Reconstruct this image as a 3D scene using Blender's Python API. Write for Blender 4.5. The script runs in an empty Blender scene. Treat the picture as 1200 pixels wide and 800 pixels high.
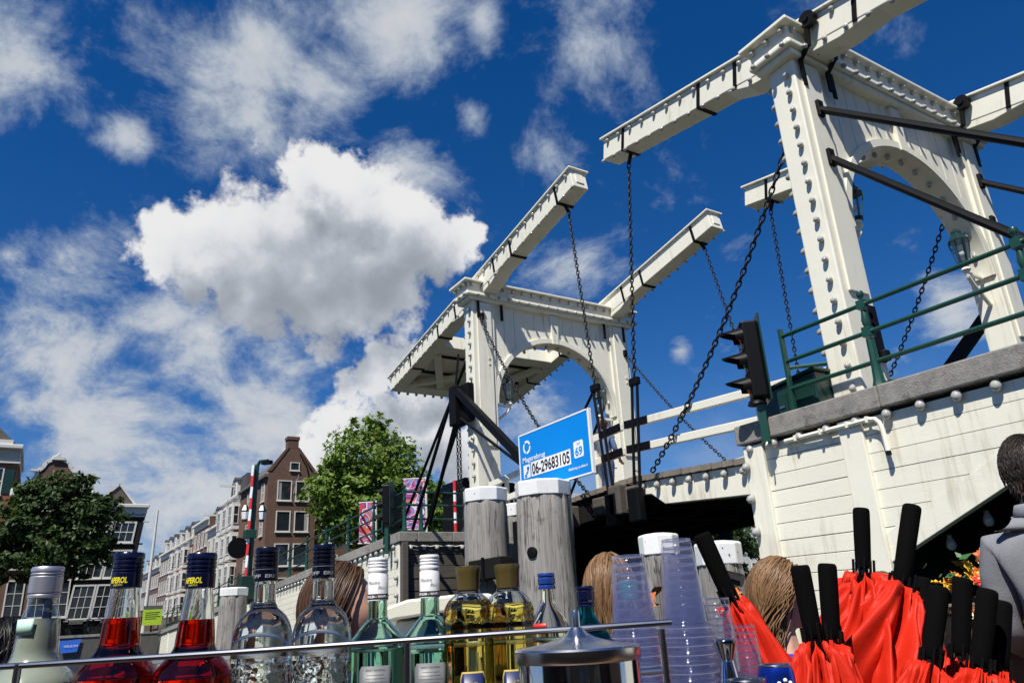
import bpy, bmesh, math, random
from mathutils import Vector, Matrix, Euler
R = math.radians
rnd = random.Random(7)
sc = bpy.context.scene
COL = sc.collection

# ------------------------------------------------------------------ camera
cam_d = bpy.data.cameras.new('camera'); cam = bpy.data.objects.new('camera', cam_d); COL.objects.link(cam)
CAM = Vector((10.1324, -10.6306, 1.6))
cr, cu, cf = (Vector((.51783222, .85396286, -.05096297)), Vector((.31521944, -.13508601, .93935535)), Vector((-.7952902, .50249298, .33913758)))
cam.matrix_world = Matrix(((cr.x, cu.x, -cf.x, CAM.x), (cr.y, cu.y, -cf.y, CAM.y), (cr.z, cu.z, -cf.z, CAM.z), (0, 0, 0, 1)))
cam_d.sensor_width = 36; cam_d.lens = 873.79 / 1200 * 36; cam_d.clip_start = .05; cam_d.clip_end = 4000
sc.camera = cam

# ------------------------------------------------------------------ exposure and renderer
sc.view_settings.view_transform = 'Standard'; sc.view_settings.look = 'None'
sc.view_settings.exposure = .40; sc.view_settings.gamma = 1; sc.view_settings.use_curve_mapping = False
sc.render.engine = 'CYCLES'
cy = sc.cycles
cy.max_bounces = 18; cy.diffuse_bounces = 3; cy.glossy_bounces = 5; cy.transmission_bounces = 16; cy.transparent_max_bounces = 64
cy.caustics_reflective = False; cy.caustics_refractive = False; cy.use_denoising = True; cy.sample_clamp_indirect = 6

# ------------------------------------------------------------------ sun
SUN = Vector((.35, -.55, 1)).normalized()            # direction towards the sun
sl = bpy.data.lights.new('sun', 'SUN'); sl.energy = 5.0; sl.angle = R(.53); sl.color = (1, .96, .88)
so = bpy.data.objects.new('sun', sl); COL.objects.link(so); so.location = (0, -30, 60)
so.rotation_euler = SUN.to_track_quat('Z', 'Y').to_euler()

# ------------------------------------------------------------------ sky: Nishita air with a cloud layer given by direction
world = bpy.data.worlds.new('World'); sc.world = world; world.use_nodes = True
world.cycles.sampling_method = 'MANUAL'; world.cycles.sample_map_resolution = 256
wt = world.node_tree; wt.nodes.clear()
class NT:
    """small helper to write node trees as expressions"""
    def __init__(s, t): s.t = t
    def n(s, kind, **kw):
        nd = s.t.nodes.new(kind)
        for k, v in kw.items(): setattr(nd, k, v)
        return nd
    def put(s, sock, v):
        if v is None: return
        if isinstance(v, bpy.types.NodeSocket): s.t.links.new(v, sock)
        else: sock.default_value = v
    def m(s, op, a, b=None, c=None, clamp=False):
        nd = s.n('ShaderNodeMath', operation=op, use_clamp=clamp)
        s.put(nd.inputs[0], a); s.put(nd.inputs[1], b); s.put(nd.inputs[2], c)
        return nd.outputs[0]
    def v(s, op, a, b=None, scale=None):
        nd = s.n('ShaderNodeVectorMath', operation=op)
        s.put(nd.inputs[0], a); s.put(nd.inputs[1], b)
        if scale is not None: s.put(nd.inputs['Scale'], scale)
        return nd.outputs['Value'] if op in ('DISTANCE', 'DOT_PRODUCT', 'LENGTH') else nd.outputs[0]
    def noise(s, vec, scale, detail=4, rough=.55, dist=0., color=False):
        nd = s.n('ShaderNodeTexNoise')
        s.put(nd.inputs['Vector'], vec); nd.inputs['Scale'].default_value = scale; nd.inputs['Detail'].default_value = detail
        nd.inputs['Roughness'].default_value = rough; nd.inputs['Distortion'].default_value = dist
        return nd.outputs['Color'] if color else nd.outputs[0]
    def ramp(s, x, stops, interp='LINEAR'):
        nd = s.n('ShaderNodeValToRGB'); nd.color_ramp.interpolation = interp
        el = nd.color_ramp.elements
        while len(el) < len(stops): el.new(.5)
        for e, (p, c) in zip(el, stops):
            e.position = p; e.color = (c, c, c, 1) if isinstance(c, (int, float)) else (*c, 1)
        s.put(nd.inputs[0], x); return nd.outputs[0]
    def smooth(s, x, lo, hi):
        nd = s.n('ShaderNodeMapRange', interpolation_type='SMOOTHSTEP')
        s.put(nd.inputs[0], x); nd.inputs[1].default_value = lo; nd.inputs[2].default_value = hi
        return nd.outputs[0]
    def mix(s, f, a, b, blend='MIX'):
        nd = s.n('ShaderNodeMix', data_type='RGBA', blend_type=blend)
        s.put(nd.inputs[0], f)
        s.put(nd.inputs[6], (*a, 1) if isinstance(a, tuple) and len(a) == 3 else a)
        s.put(nd.inputs[7], (*b, 1) if isinstance(b, tuple) and len(b) == 3 else b)
        return nd.outputs[2]
W = NT(wt)
sky = W.n('ShaderNodeTexSky', sky_type='NISHITA', sun_disc=False)
sky.sun_elevation = math.asin(SUN.z); sky.sun_rotation = math.atan2(SUN.x, SUN.y)
sky.air_density = 1.0; sky.dust_density = .1; sky.ozone_density = 2.2
hs = W.n('ShaderNodeHueSaturation'); hs.inputs['Saturation'].default_value = 1.25; hs.inputs['Value'].default_value = .98
wt.links.new(W.mix(1., sky.outputs[0], (.78, .865, 1.12), 'MULTIPLY'), hs.inputs['Color'])
def sky_dir(px, py):                                 # a cloud's bearing, from where it stands over the canal
    d = cf + cr * ((px - 600) / 873.79) + cu * ((400 - py) / 873.79)
    return d.normalized()
# cumulus: heaped puffs (bearing, angular radius)
CUMULUS = [(205, 288, .055), (250, 295, .085), (310, 300, .105), (375, 275, .105), (440, 290, .10), (500, 285, .07), (540, 280, .04), (362, 205, .045), (372, 225, .055), (400, 232, .055),
           (300, 345, .07), (380, 350, .075), (440, 340, .065), (425, 455, .040), (455, 430, .042), (492, 425, .05), (400, 505, .045), (440, 500, .05), (490, 500, .055), (545, 535, .05), (375, 535, .04)]
# thin ragged cloud: where it gathers (bearing, radius, amount)
VEIL = [(285, 85, .17, 1.0), (370, 105, .12, 1.), (470, 20, .15, 1.), (20, 55, .13, .95), (145, 160, .045, .9), (565, 25, .05, 1.), (700, 55, .12, .85),
        (555, 138, .045, 1.), (470, 198, .085, 1.), (650, 190, .09, .85), (790, 195, .09, .6), (850, 290, .05, .7), (798, 410, .025, 1.),
        (90, 305, .10, .95), (10, 300, .06, .8), (70, 420, .14, 1.1), (220, 415, .13, 1.05), (130, 510, .2, 1.15), (320, 500, .17, 1.1), (250, 590, .22, 1.1), (610, 470, .09, .8), (1115, 360, .065, 1.1), (1010, 425, .06, .7), (680, 310, .06, .6)]
grp = bpy.data.node_groups.new('cumulus', 'ShaderNodeTree')
grp.interface.new_socket('Dir', in_out='INPUT', socket_type='NodeSocketVector'); grp.interface.new_socket('Field', in_out='OUTPUT', socket_type='NodeSocketFloat')
G = NT(grp); gi = G.n('NodeGroupInput'); go = G.n('NodeGroupOutput')
n1 = G.v('SUBTRACT', G.noise(gi.outputs[0], 9, 6, .62, color=True), (.5, .5, .5))
n2 = G.v('SUBTRACT', G.noise(gi.outputs[0], 26, 4, .6, color=True), (.5, .5, .5))
wd = G.v('ADD', gi.outputs[0], G.v('ADD', G.v('SCALE', n1, scale=.11), G.v('SCALE', n2, scale=.030)))
acc = None
for px, py, rr in CUMULUS:
    f = G.m('MULTIPLY_ADD', G.v('DISTANCE', wd, tuple(sky_dir(px, py))), -1 / rr, 1.)
    acc = f if acc is None else G.m('SMOOTH_MAX', acc, f, .18)
grp.links.new(acc, go.inputs[0])
geo = W.n('ShaderNodeTexCoord'); D = W.v('NORMALIZE', geo.outputs['Generated'])
def cum(vec):
    g = W.n('ShaderNodeGroup'); g.node_tree = grp; W.put(g.inputs[0], vec); return g.outputs[0]
f0 = cum(D); f1 = cum(W.v('ADD', D, (.012, -.022, .060)))
vor = W.n('ShaderNodeTexVoronoi', feature='SMOOTH_F1'); vor.inputs['Scale'].default_value = 19; vor.inputs['Smoothness'].default_value = .35; W.put(vor.inputs['Vector'], W.v('ADD', D, W.v('SCALE', W.noise(D, 22, 3, .6, color=True), scale=.035)))
bil = W.m('SUBTRACT', .52, vor.outputs['Distance'])
edge_n = W.noise(D, 48, 5, .68)
cov = W.smooth(W.m('ADD', W.m('ADD', f0, W.m('MULTIPLY', bil, .55)), W.m('MULTIPLY', W.m('SUBTRACT', edge_n, .5), .55)), .02, .34)
shade = W.smooth(W.m('ADD', W.m('ADD', W.m('MULTIPLY', f1, .85), W.m('MULTIPLY', f0, .12)), W.m('SUBTRACT', W.m('MULTIPLY', W.m('SUBTRACT', W.noise(D, 13, 6, .62), .5), .7), W.m('MULTIPLY', bil, .45))), -.30, .95)
cumcol = W.ramp(shade, [(0, (1.0, 1.0, 1.0)), (.30, (.86, .885, .92)), (.65, (.56, .60, .67)), (1, (.36, .40, .46))])
# veil on a flat layer high above
sep = W.n('ShaderNodeSeparateXYZ'); wt.links.new(D, sep.inputs[0])
zc = W.m('ADD', W.m('MAXIMUM', sep.outputs[2], 0.0), .50)
cmb = W.n('ShaderNodeCombineXYZ'); W.put(cmb.inputs[0], W.m('DIVIDE', sep.outputs[0], zc)); W.put(cmb.inputs[1], W.m('DIVIDE', sep.outputs[1], zc))
P = cmb.outputs[0]
fb = W.noise(P, 5.6, 10, .64, .35); fb2 = W.noise(P, 21.0, 6, .68, .3)
acc = None
for px, py, rr, am in VEIL:
    f = W.m('MULTIPLY', W.m('MULTIPLY_ADD', W.v('DISTANCE', D, tuple(sky_dir(px, py))), -1 / rr, 1., clamp=True), am)
    acc = f if acc is None else W.m('SMOOTH_MAX', acc, f, .15)
vd = W.m('ADD', W.m('ADD', W.m('MULTIPLY_ADD', fb, 1.9, -.2), W.m('MULTIPLY', fb2, .5)), W.m('MULTIPLY', acc, .70))
vcov = W.m('MULTIPLY', W.smooth(vd, 1.16, 1.70), .92)
low = W.smooth(sep.outputs[2], .30, .0)
vcov = W.m('MAXIMUM', vcov, W.m('MULTIPLY', low, W.smooth(fb, .30, .72)))
veilcol = W.mix(W.smooth(vd, 1.35, 1.95), (.56, .67, .82), (.92, .94, .97))
bg = W.n('ShaderNodeBackground'); bg.inputs[1].default_value = .062
CG = 11.5                                              # clouds are bright bodies of air on the same radiance scale as the sky
def bright(c, k): return W.mix(1.0, c, (k, k, k), 'MULTIPLY')
col = W.mix(vcov, hs.outputs[0], bright(veilcol, CG * .74))
col = W.mix(cov, col, bright(cumcol, CG * .88))
wt.links.new(col, bg.inputs[0])
wo = W.n('ShaderNodeOutputWorld'); wt.links.new(bg.outputs[0], wo.inputs[0])

# ------------------------------------------------------------------ materials
MATS = {}
def mat(name, col, rough=.6, metal=0., var=.12, scale=6., bump=0., bscale=40., spec=.5, streak=None, dirt=None, coord='Object', emit=None, coat=0.):
    """procedural paint/stone/wood: base colour with two scales of variation, optional grain stretch and dirt patches"""
    m = bpy.data.materials.new(name); m.use_nodes = True; T = NT(m.node_tree)
    b = m.node_tree.nodes['Principled BSDF']; b.inputs['Roughness'].default_value = rough; b.inputs['Metallic'].default_value = metal
    b.inputs['Specular IOR Level'].default_value = spec; b.inputs['Coat Weight'].default_value = coat
    tc = T.n('ShaderNodeTexCoord').outputs[coord]
    if coord == 'Object':                             # pieces of one thing must not repeat: shift by object
        oi = T.n('ShaderNodeObjectInfo'); tc = T.v('ADD', tc, T.v('SCALE', oi.outputs['Location'], scale=1.7))
        rv = T.m('MULTIPLY', T.m('SUBTRACT', oi.outputs['Random'], .5), var * .7)
    else: rv = 0.
    vec = tc
    if streak: 
        mp = T.n('ShaderNodeMapping'); T.put(mp.inputs[0], tc); mp.inputs['Scale'].default_value = streak; vec = mp.outputs[0]
    a = T.noise(vec, scale, 5, .6); c2 = T.noise(vec, scale * 5.3, 3, .6)
    k = T.m('ADD', 1.0, T.m('ADD', rv, T.m('ADD', T.m('MULTIPLY', T.m('SUBTRACT', a, .5), var * 2.6), T.m('MULTIPLY', T.m('SUBTRACT', c2, .5), var * 1.3))))
    base = T.v('SCALE', (*col,), scale=k)
    if name in ('white_paint', 'white_plank', 'pile_cap'):
        mp2 = T.n('ShaderNodeMapping'); T.put(mp2.inputs[0], tc); mp2.inputs['Scale'].default_value = (7., 7., .55)
        sk_ = T.smooth(T.m('ADD', T.m('MULTIPLY', T.noise(mp2.outputs[0], 1.6, 5, .65), .7), T.m('MULTIPLY', T.noise(tc, 1.1, 3, .6), .45)), .60, .80)
        base = T.mix(T.m('MULTIPLY', sk_, .50), base, (.40, .33, .23))
        base = T.mix(T.m('MULTIPLY', T.smooth(T.noise(tc, 9., 5, .7), .66, .74), .5), base, (.33, .27, .20))
    if name == 'pile_wood':
        mp2 = T.n('ShaderNodeMapping'); T.put(mp2.inputs[0], tc); mp2.inputs['Scale'].default_value = (16., 16., .42)
        c1 = T.noise(mp2.outputs[0], 1.0, 3, .55, .3); crack = T.smooth(T.m('ABSOLUTE', T.m('SUBTRACT', c1, .5)), .035, .0)
        crack = T.m('MULTIPLY', crack, T.smooth(T.noise(tc, 2.2, 3, .6), .40, .60))
        fine = T.smooth(T.noise(mp2.outputs[0], 4.5, 4, .6), .46, .70); base = T.mix(T.m('MULTIPLY', fine, .45), base, (.10, .09, .078)); base = T.mix(T.m('MULTIPLY', crack, .9), base, (.018, .014, .011))
    if dirt:
        dc, thr, am = dirt
        dn = T.smooth(T.noise(tc, scale * .7, 6, .7, .4), thr, thr + .2)
        base = T.mix(T.m('MULTIPLY', dn, am), base, dc)
    T.put(b.inputs['Base Color'], base)
    if bump:
        bp = T.n('ShaderNodeBump'); bp.inputs['Strength'].default_value = bump; bp.inputs['Distance'].default_value = .01
        T.put(bp.inputs['Height'], T.noise(vec, bscale, 5, .65)); T.put(b.inputs['Normal'], bp.outputs[0])
    if emit: b.inputs['Emission Color'].default_value = (*emit[0], 1); b.inputs['Emission Strength'].default_value = emit[1]
    MATS[name] = m; return m
mat('white_paint', (.80, .77, .645), .42, var=.05, scale=1.3, dirt=((.42, .38, .30), .62, .38), bump=.12, bscale=30)
mat('white_plank', (.80, .77, .64), .45, var=.06, scale=2.0, streak=(.5, 1, 2), dirt=((.45, .41, .32), .60, .35), bump=.15, bscale=25)
mat('house_white', (.62, .61, .57), .5, var=.05, scale=1.0)
mat('pile_wood', (.27, .255, .235), .9, spec=.2, var=.45, scale=3.2, streak=(4.2, 4.2, .20), dirt=((.06, .05, .04), .56, .7), bump=.9, bscale=16)
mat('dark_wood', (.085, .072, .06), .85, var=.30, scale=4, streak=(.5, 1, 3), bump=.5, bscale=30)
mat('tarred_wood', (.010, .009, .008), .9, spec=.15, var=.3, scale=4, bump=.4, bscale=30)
mat('deck_wood', (.20, .17, .14), .85, var=.25, scale=4, streak=(3, .6, 1), bump=.5, bscale=30)
mat('iron_black', (.0045, .0045, .005), .5, spec=.16, var=.25, scale=9, bump=.15, bscale=60, dirt=((.03, .016, .010), .68, .5))
mat('chain_iron', (.009, .0085, .0085), .42, spec=.3, var=.3, scale=30)
mat('green_paint', (.012, .06, .042), .32, var=.2, scale=5, bump=.1, bscale=40)
mat('green_box', (.008, .034, .026), .35, var=.2, scale=5)
mat('concrete', (.27, .255, .23), .88, spec=.2, var=.38, scale=5.5, bump=.9, bscale=60, dirt=((.075, .068, .058), .52, .7))
mat('stone_dark', (.10, .095, .085), .9, var=.3, scale=3, bump=.6, bscale=20)
mat('asphalt', (.07, .07, .072), .9, var=.2, scale=6, bump=.3, bscale=90)
mat('red_paint', (.62, .03, .025), .4, var=.08)
mat('signal_red', (.45, .02, .012), .25, var=.05)
mat('signal_green', (.01, .11, .05), .25, var=.05)
mat('plastic_black', (.0035, .0035, .004), .45, spec=.16, var=.1)
mat('aluminium', (.42, .42, .43), .26, metal=1., var=.06)
mat('lamp_frame', (.01, .035, .03), .3, var=.1)
mat('sign_blue', (.0, .235, .72), .3, var=.02, scale=2)
mat('sign_white', (.82, .82, .82), .4, var=.02)
mat('sign_black', (.01, .01, .012), .4, var=.02)
mat('light_bulb', (.36, .355, .335), .08, var=.05, coat=.6)
def glassy(name, tint=(1, 1, 1), alpha=.12, rough=.03):
    """thin pane or thin plastic wall: mostly clear, with mirror reflection at grazing angles"""
    m = bpy.data.materials.new(name); m.use_nodes = True; T = NT(m.node_tree); T.t.nodes.clear()
    tr = T.n('ShaderNodeBsdfTransparent'); tr.inputs[0].default_value = (*tint, 1)
    gl = T.n('ShaderNodeBsdfGlossy'); gl.inputs[0].default_value = (.9, .9, .95, 1); gl.inputs['Roughness'].default_value = rough
    lw = T.n('ShaderNodeLayerWeight'); lw.inputs[0].default_value = .5
    fac = T.m('ADD', T.m('MULTIPLY', T.m('POWER', lw.outputs['Facing'], 3.), .75), alpha, clamp=True)
    mx = T.n('ShaderNodeMixShader'); T.put(mx.inputs[0], fac); T.put(mx.inputs[1], tr.outputs[0]); T.put(mx.inputs[2], gl.outputs[0])
    o = T.n('ShaderNodeOutputMaterial'); T.put(o.inputs[0], mx.outputs[0]); MATS[name] = m; return m
glassy('lamp_glass', (.9, .92, .9), .10)
def pane(name, col=(.018, .022, .028), rough=.06):
    m = mat(name, col, rough, var=.5, scale=.6, spec=.6); return m
pane('window_pane'); pane('window_pane_blue', (.03, .045, .07), .05)

# ------------------------------------------------------------------ mesh building
class MB:
    def __init__(s): s.v = []; s.f = []
    def add(s, vs, fs):
        o = len(s.v); s.v += [tuple(p) for p in vs]; s.f += [tuple(i + o for i in f) for f in fs]; return s
    def box(s, x0, x1, y0, y1, z0, z1):
        return s.add([(x0, y0, z0), (x1, y0, z0), (x1, y1, z0), (x0, y1, z0), (x0, y0, z1), (x1, y0, z1), (x1, y1, z1), (x0, y1, z1)],
                     [(0, 3, 2, 1), (4, 5, 6, 7), (0, 1, 5, 4), (1, 2, 6, 5), (2, 3, 7, 6), (3, 0, 4, 7)])
    def bar(s, p, q, w, h, up=(0, 0, 1)):
        p, q = Vector(p), Vector(q); d = (q - p).normalized(); sd = d.cross(Vector(up))
        if sd.length < 1e-4: sd = d.cross(Vector((1, 0, 0)))
        sd.normalize(); u = sd.cross(d); a, b = sd * w / 2, u * h / 2
        return s.add([p - a - b, p + a - b, p + a + b, p - a + b, q - a - b, q + a - b, q + a + b, q - a + b],
                     [(0, 1, 2, 3), (7, 6, 5, 4), (0, 4, 5, 1), (1, 5, 6, 2), (2, 6, 7, 3), (3, 7, 4, 0)])
    def tube(s, pts, r, n=8, caps=True):
        pts = [Vector(p) for p in pts]; rs = r if isinstance(r, (list, tuple)) else [r] * len(pts)
        o = len(s.v); prev = None
        for i, p in enumerate(pts):
            d = (pts[min(i + 1, len(pts) - 1)] - pts[max(i - 1, 0)]).normalized()
            if prev is None: a = d.orthogonal().normalized()
            else:
                a = prev - d * prev.dot(d); a = a.normalized() if a.length > 1e-5 else d.orthogonal().normalized()
            prev = a; b = d.cross(a)
            s.v += [tuple(p + (a * math.cos(t) + b * math.sin(t)) * rs[i]) for t in (2 * math.pi * k / n for k in range(n))]
        for i in range(len(pts) - 1):
            for k in range(n):
                k2 = (k + 1) % n; s.f.append((o + i * n + k, o + i * n + k2, o + (i + 1) * n + k2, o + (i + 1) * n + k))
        if caps:
            s.f.append(tuple(o + k for k in reversed(range(n)))); s.f.append(tuple(o + (len(pts) - 1) * n + k for k in range(n)))
        return s
    def lathe(s, prof, c=(0, 0, 0), n=24, capb=True, capt=True, mod=None):
        o = len(s.v); c = Vector(c)
        for i, (r, z) in enumerate(prof):
            for k in range(n):
                t = 2 * math.pi * k / n; q = r * (mod(t, z) if mod else 1)
                s.v.append((c.x + q * math.cos(t), c.y + q * math.sin(t), c.z + z))
        for i in range(len(prof) - 1):
            for k in range(n):
                k2 = (k + 1) % n; s.f.append((o + i * n + k, o + i * n + k2, o + (i + 1) * n + k2, o + (i + 1) * n + k))
        if capb: s.f.append(tuple(o + k for k in reversed(range(n))))
        if capt: s.f.append(tuple(o + (len(prof) - 1) * n + k for k in range(n)))
        return s
    def prism(s, poly, fn, a, b):
        """poly: 2-D outline; fn(u,v,w)->3-D point; extruded from w=a to w=b"""
        n = len(poly)
        return s.add([fn(u, v, a) for u, v in poly] + [fn(u, v, b) for u, v in poly],
                     [tuple(reversed(range(n))), tuple(range(n, 2 * n))] + [(i, (i + 1) % n, n + (i + 1) % n, n + i) for i in range(n)])
    def ball(s, c, r, n=10, m=6, sz=1.):
        prof = [(r * math.sin(math.pi * (i + .0001) / m), -r * sz * math.cos(math.pi * i / m)) for i in range(m + 1)]
        prof[-1] = (r * .001, r * sz)
        return s.lathe(prof, c, n)
    def mesh(s, name, m, smooth=False, off=(0, 0, 0), fix=True):
        me = bpy.data.meshes.new(name); o = Vector(off)
        me.from_pydata([(x - o.x, y - o.y, z - o.z) for x, y, z in s.v], [], s.f)
        if fix:
            bm = bmesh.new(); bm.from_mesh(me); bmesh.ops.recalc_face_normals(bm, faces=bm.faces); bm.to_mesh(me); bm.free()
        if smooth: me.shade_smooth()
        if m: me.materials.append(MATS[m] if isinstance(m, str) else m)
        return me
    def build(s, name, m, parent=None, smooth=False, local=False, bevel=0., fix=True, kind=None):
        base = Vector((0, 0, 0))
        if parent is not None and not local: base = root_loc(parent)
        me = s.mesh(name, m, smooth, base, fix)
        o = bpy.data.objects.new(name, me); COL.objects.link(o)
        if parent is not None: o.parent = parent
        if bevel: 
            b = o.modifiers.new('bevel', 'BEVEL'); b.width = bevel; b.segments = 2; b.limit_method = 'ANGLE'
        if smooth == 'auto': set_auto(me)
        if kind: o['kind'] = kind
        return o
def set_auto(me, ang=35):
    me.shade_smooth(); me.set_sharp_from_angle(angle=R(ang))
def root_loc(o):
    v = Vector((0, 0, 0))
    while o is not None: v += o.location; o = o.parent
    return v
def tag(o, label, cat, group=None, kind=None):
    if label: o['label'] = label
    if cat: o['category'] = cat
    if group: o['group'] = group
    if kind: o['kind'] = kind
    return o
def thing(name, label, cat, loc=(0, 0, 0), group=None, rot=(0, 0, 0)):
    o = bpy.data.objects.new(name, None); COL.objects.link(o); o.location = loc; o.rotation_euler = rot; o.empty_display_size = .2
    return tag(o, label, cat, group)
def struct(o): o['kind'] = 'structure'; return o
def inst(name, me, parent, loc, rot=(0, 0, 0), scale=None, local=False):
    o = bpy.data.objects.new(name, me); COL.objects.link(o); o.parent = parent
    o.location = Vector(loc) - (Vector((0, 0, 0)) if local or parent is None else root_loc(parent)); o.rotation_euler = rot
    if scale: o.scale = scale if isinstance(scale, tuple) else (scale,) * 3
    return o
def copy_tree(o, parent=None):
    c = o.copy(); COL.objects.link(c); c.parent = parent
    for ch in o.children: copy_tree(ch, c)
    return c
def put(name, mb, m, label, cat, group=None, smooth=False, base=None, bevel=0., kind=None):
    """a thing that is one mesh: origin at its base"""
    if base is None:
        xs, ys, zs = zip(*mb.v); base = ((min(xs) + max(xs)) / 2, (min(ys) + max(ys)) / 2, min(zs))
    me = mb.mesh(name, m, smooth, base); o = bpy.data.objects.new(name, me); COL.objects.link(o); o.location = base
    if bevel:
        b = o.modifiers.new('bevel', 'BEVEL'); b.width = bevel; b.segments = 2; b.limit_method = 'ANGLE'
    if smooth == 'auto': set_auto(me)
    return tag(o, label, cat, group, kind)
# ================================================================== the setting: water, quays
o = MB().add([(-600, -600, 0), (600, -600, 0), (600, 600, 0), (-600, 600, 0)], [(0, 1, 2, 3)]).build('water', None); struct(o)
m = bpy.data.materials.new('canal_water'); m.use_nodes = True; T = NT(m.node_tree); b = T.t.nodes['Principled BSDF']
b.inputs['Base Color'].default_value = (.018, .028, .022, 1); b.inputs['Roughness'].default_value = .06; b.inputs['IOR'].default_value = 1.33
tc = T.n('ShaderNodeTexCoord').outputs['Object']; bp = T.n('ShaderNodeBump'); bp.inputs['Strength'].default_value = .6; bp.inputs['Distance'].default_value = .12
T.put(bp.inputs['Height'], T.m('ADD', T.noise(tc, 1.4, 4, .6, .5), T.m('MULTIPLY', T.noise(tc, 6., 3, .6), .35))); T.put(b.inputs['Normal'], bp.outputs[0])
o.data.materials.append(m)
QX = -50.5
struct(MB().box(-600, QX, -500, 500, -.6, 1.5).build('quay', 'asphalt'))
struct(MB().box(QX, QX + .5, -500, 500, -.6, 1.42).build('quay_wall', 'stone_dark'))
struct(MB().box(QX - .1, QX + .55, -500, 500, 1.42, 1.58).build('quay_coping', 'concrete'))
struct(MB().box(32, 600, -500, 500, -.6, 1.5).build('right_bank', 'asphalt'))

# ================================================================== bulbs and chains
def bulb_mesh():
    mb = MB(); mb.lathe([(r * 1.2, z * 1.15) for r, z in ((.020, -.035), (.022, -.005), (.034, .018), (.042, .045), (.040, .072), (.024, .094), (.003, .10))], n=10)
    return mb.mesh('light_bulb', 'light_bulb', True)
BULB = bulb_mesh()
def bulb(parent, p, rot=(0, 0, 0), s=1., local=False): return inst('light_bulb', BULB, parent, p, rot, s, local)
FACE_NY = (R(90 + 52), 0, 0)       # bulb hanging out of a -Y face, tipped down
FACE_PX = (0, R(90 + 52), 0)
def link_mesh(mb, c, d, roll, L, wd, r, n=10, k=6):
    d = Vector(d).normalized(); a = d.orthogonal().normalized(); b = d.cross(a); sd = a * math.cos(roll) + b * math.sin(roll); c = Vector(c)
    nn = d.cross(sd); o = len(mb.v)
    for i in range(n):
        t = 2 * math.pi * i / n; ct, st = math.cos(t), math.sin(t)
        p = d * (ct * L * .5) + sd * (st * wd * .5); out = (d * ct * wd + sd * st * L).normalized()
        for j in range(k):
            q = 2 * math.pi * j / k; mb.v.append(tuple(c + p + (out * math.cos(q) + nn * math.sin(q)) * r))
    for i in range(n):
        for j in range(k):
            mb.f.append((o + i * k + j, o + ((i + 1) % n) * k + j, o + ((i + 1) % n) * k + (j + 1) % k, o + i * k + (j + 1) % k))
def chain_mesh(mb, p, q, sag=0., pitch=.105, wd=.085, r=.0165):
    p, q = Vector(p), Vector(q); n = max(2, round((q - p).length / pitch)); pts = []
    for i in range(n + 1):
        t = i / n; v = p.lerp(q, t); v.z -= sag * 4 * t * (1 - t); pts.append(v)
    for i in range(n):
        link_mesh(mb, (pts[i] + pts[i + 1]) / 2, pts[i + 1] - pts[i], (i % 2) * math.pi / 2 + .2, (pts[i + 1] - pts[i]).length * 1.36, wd, r)

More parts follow.
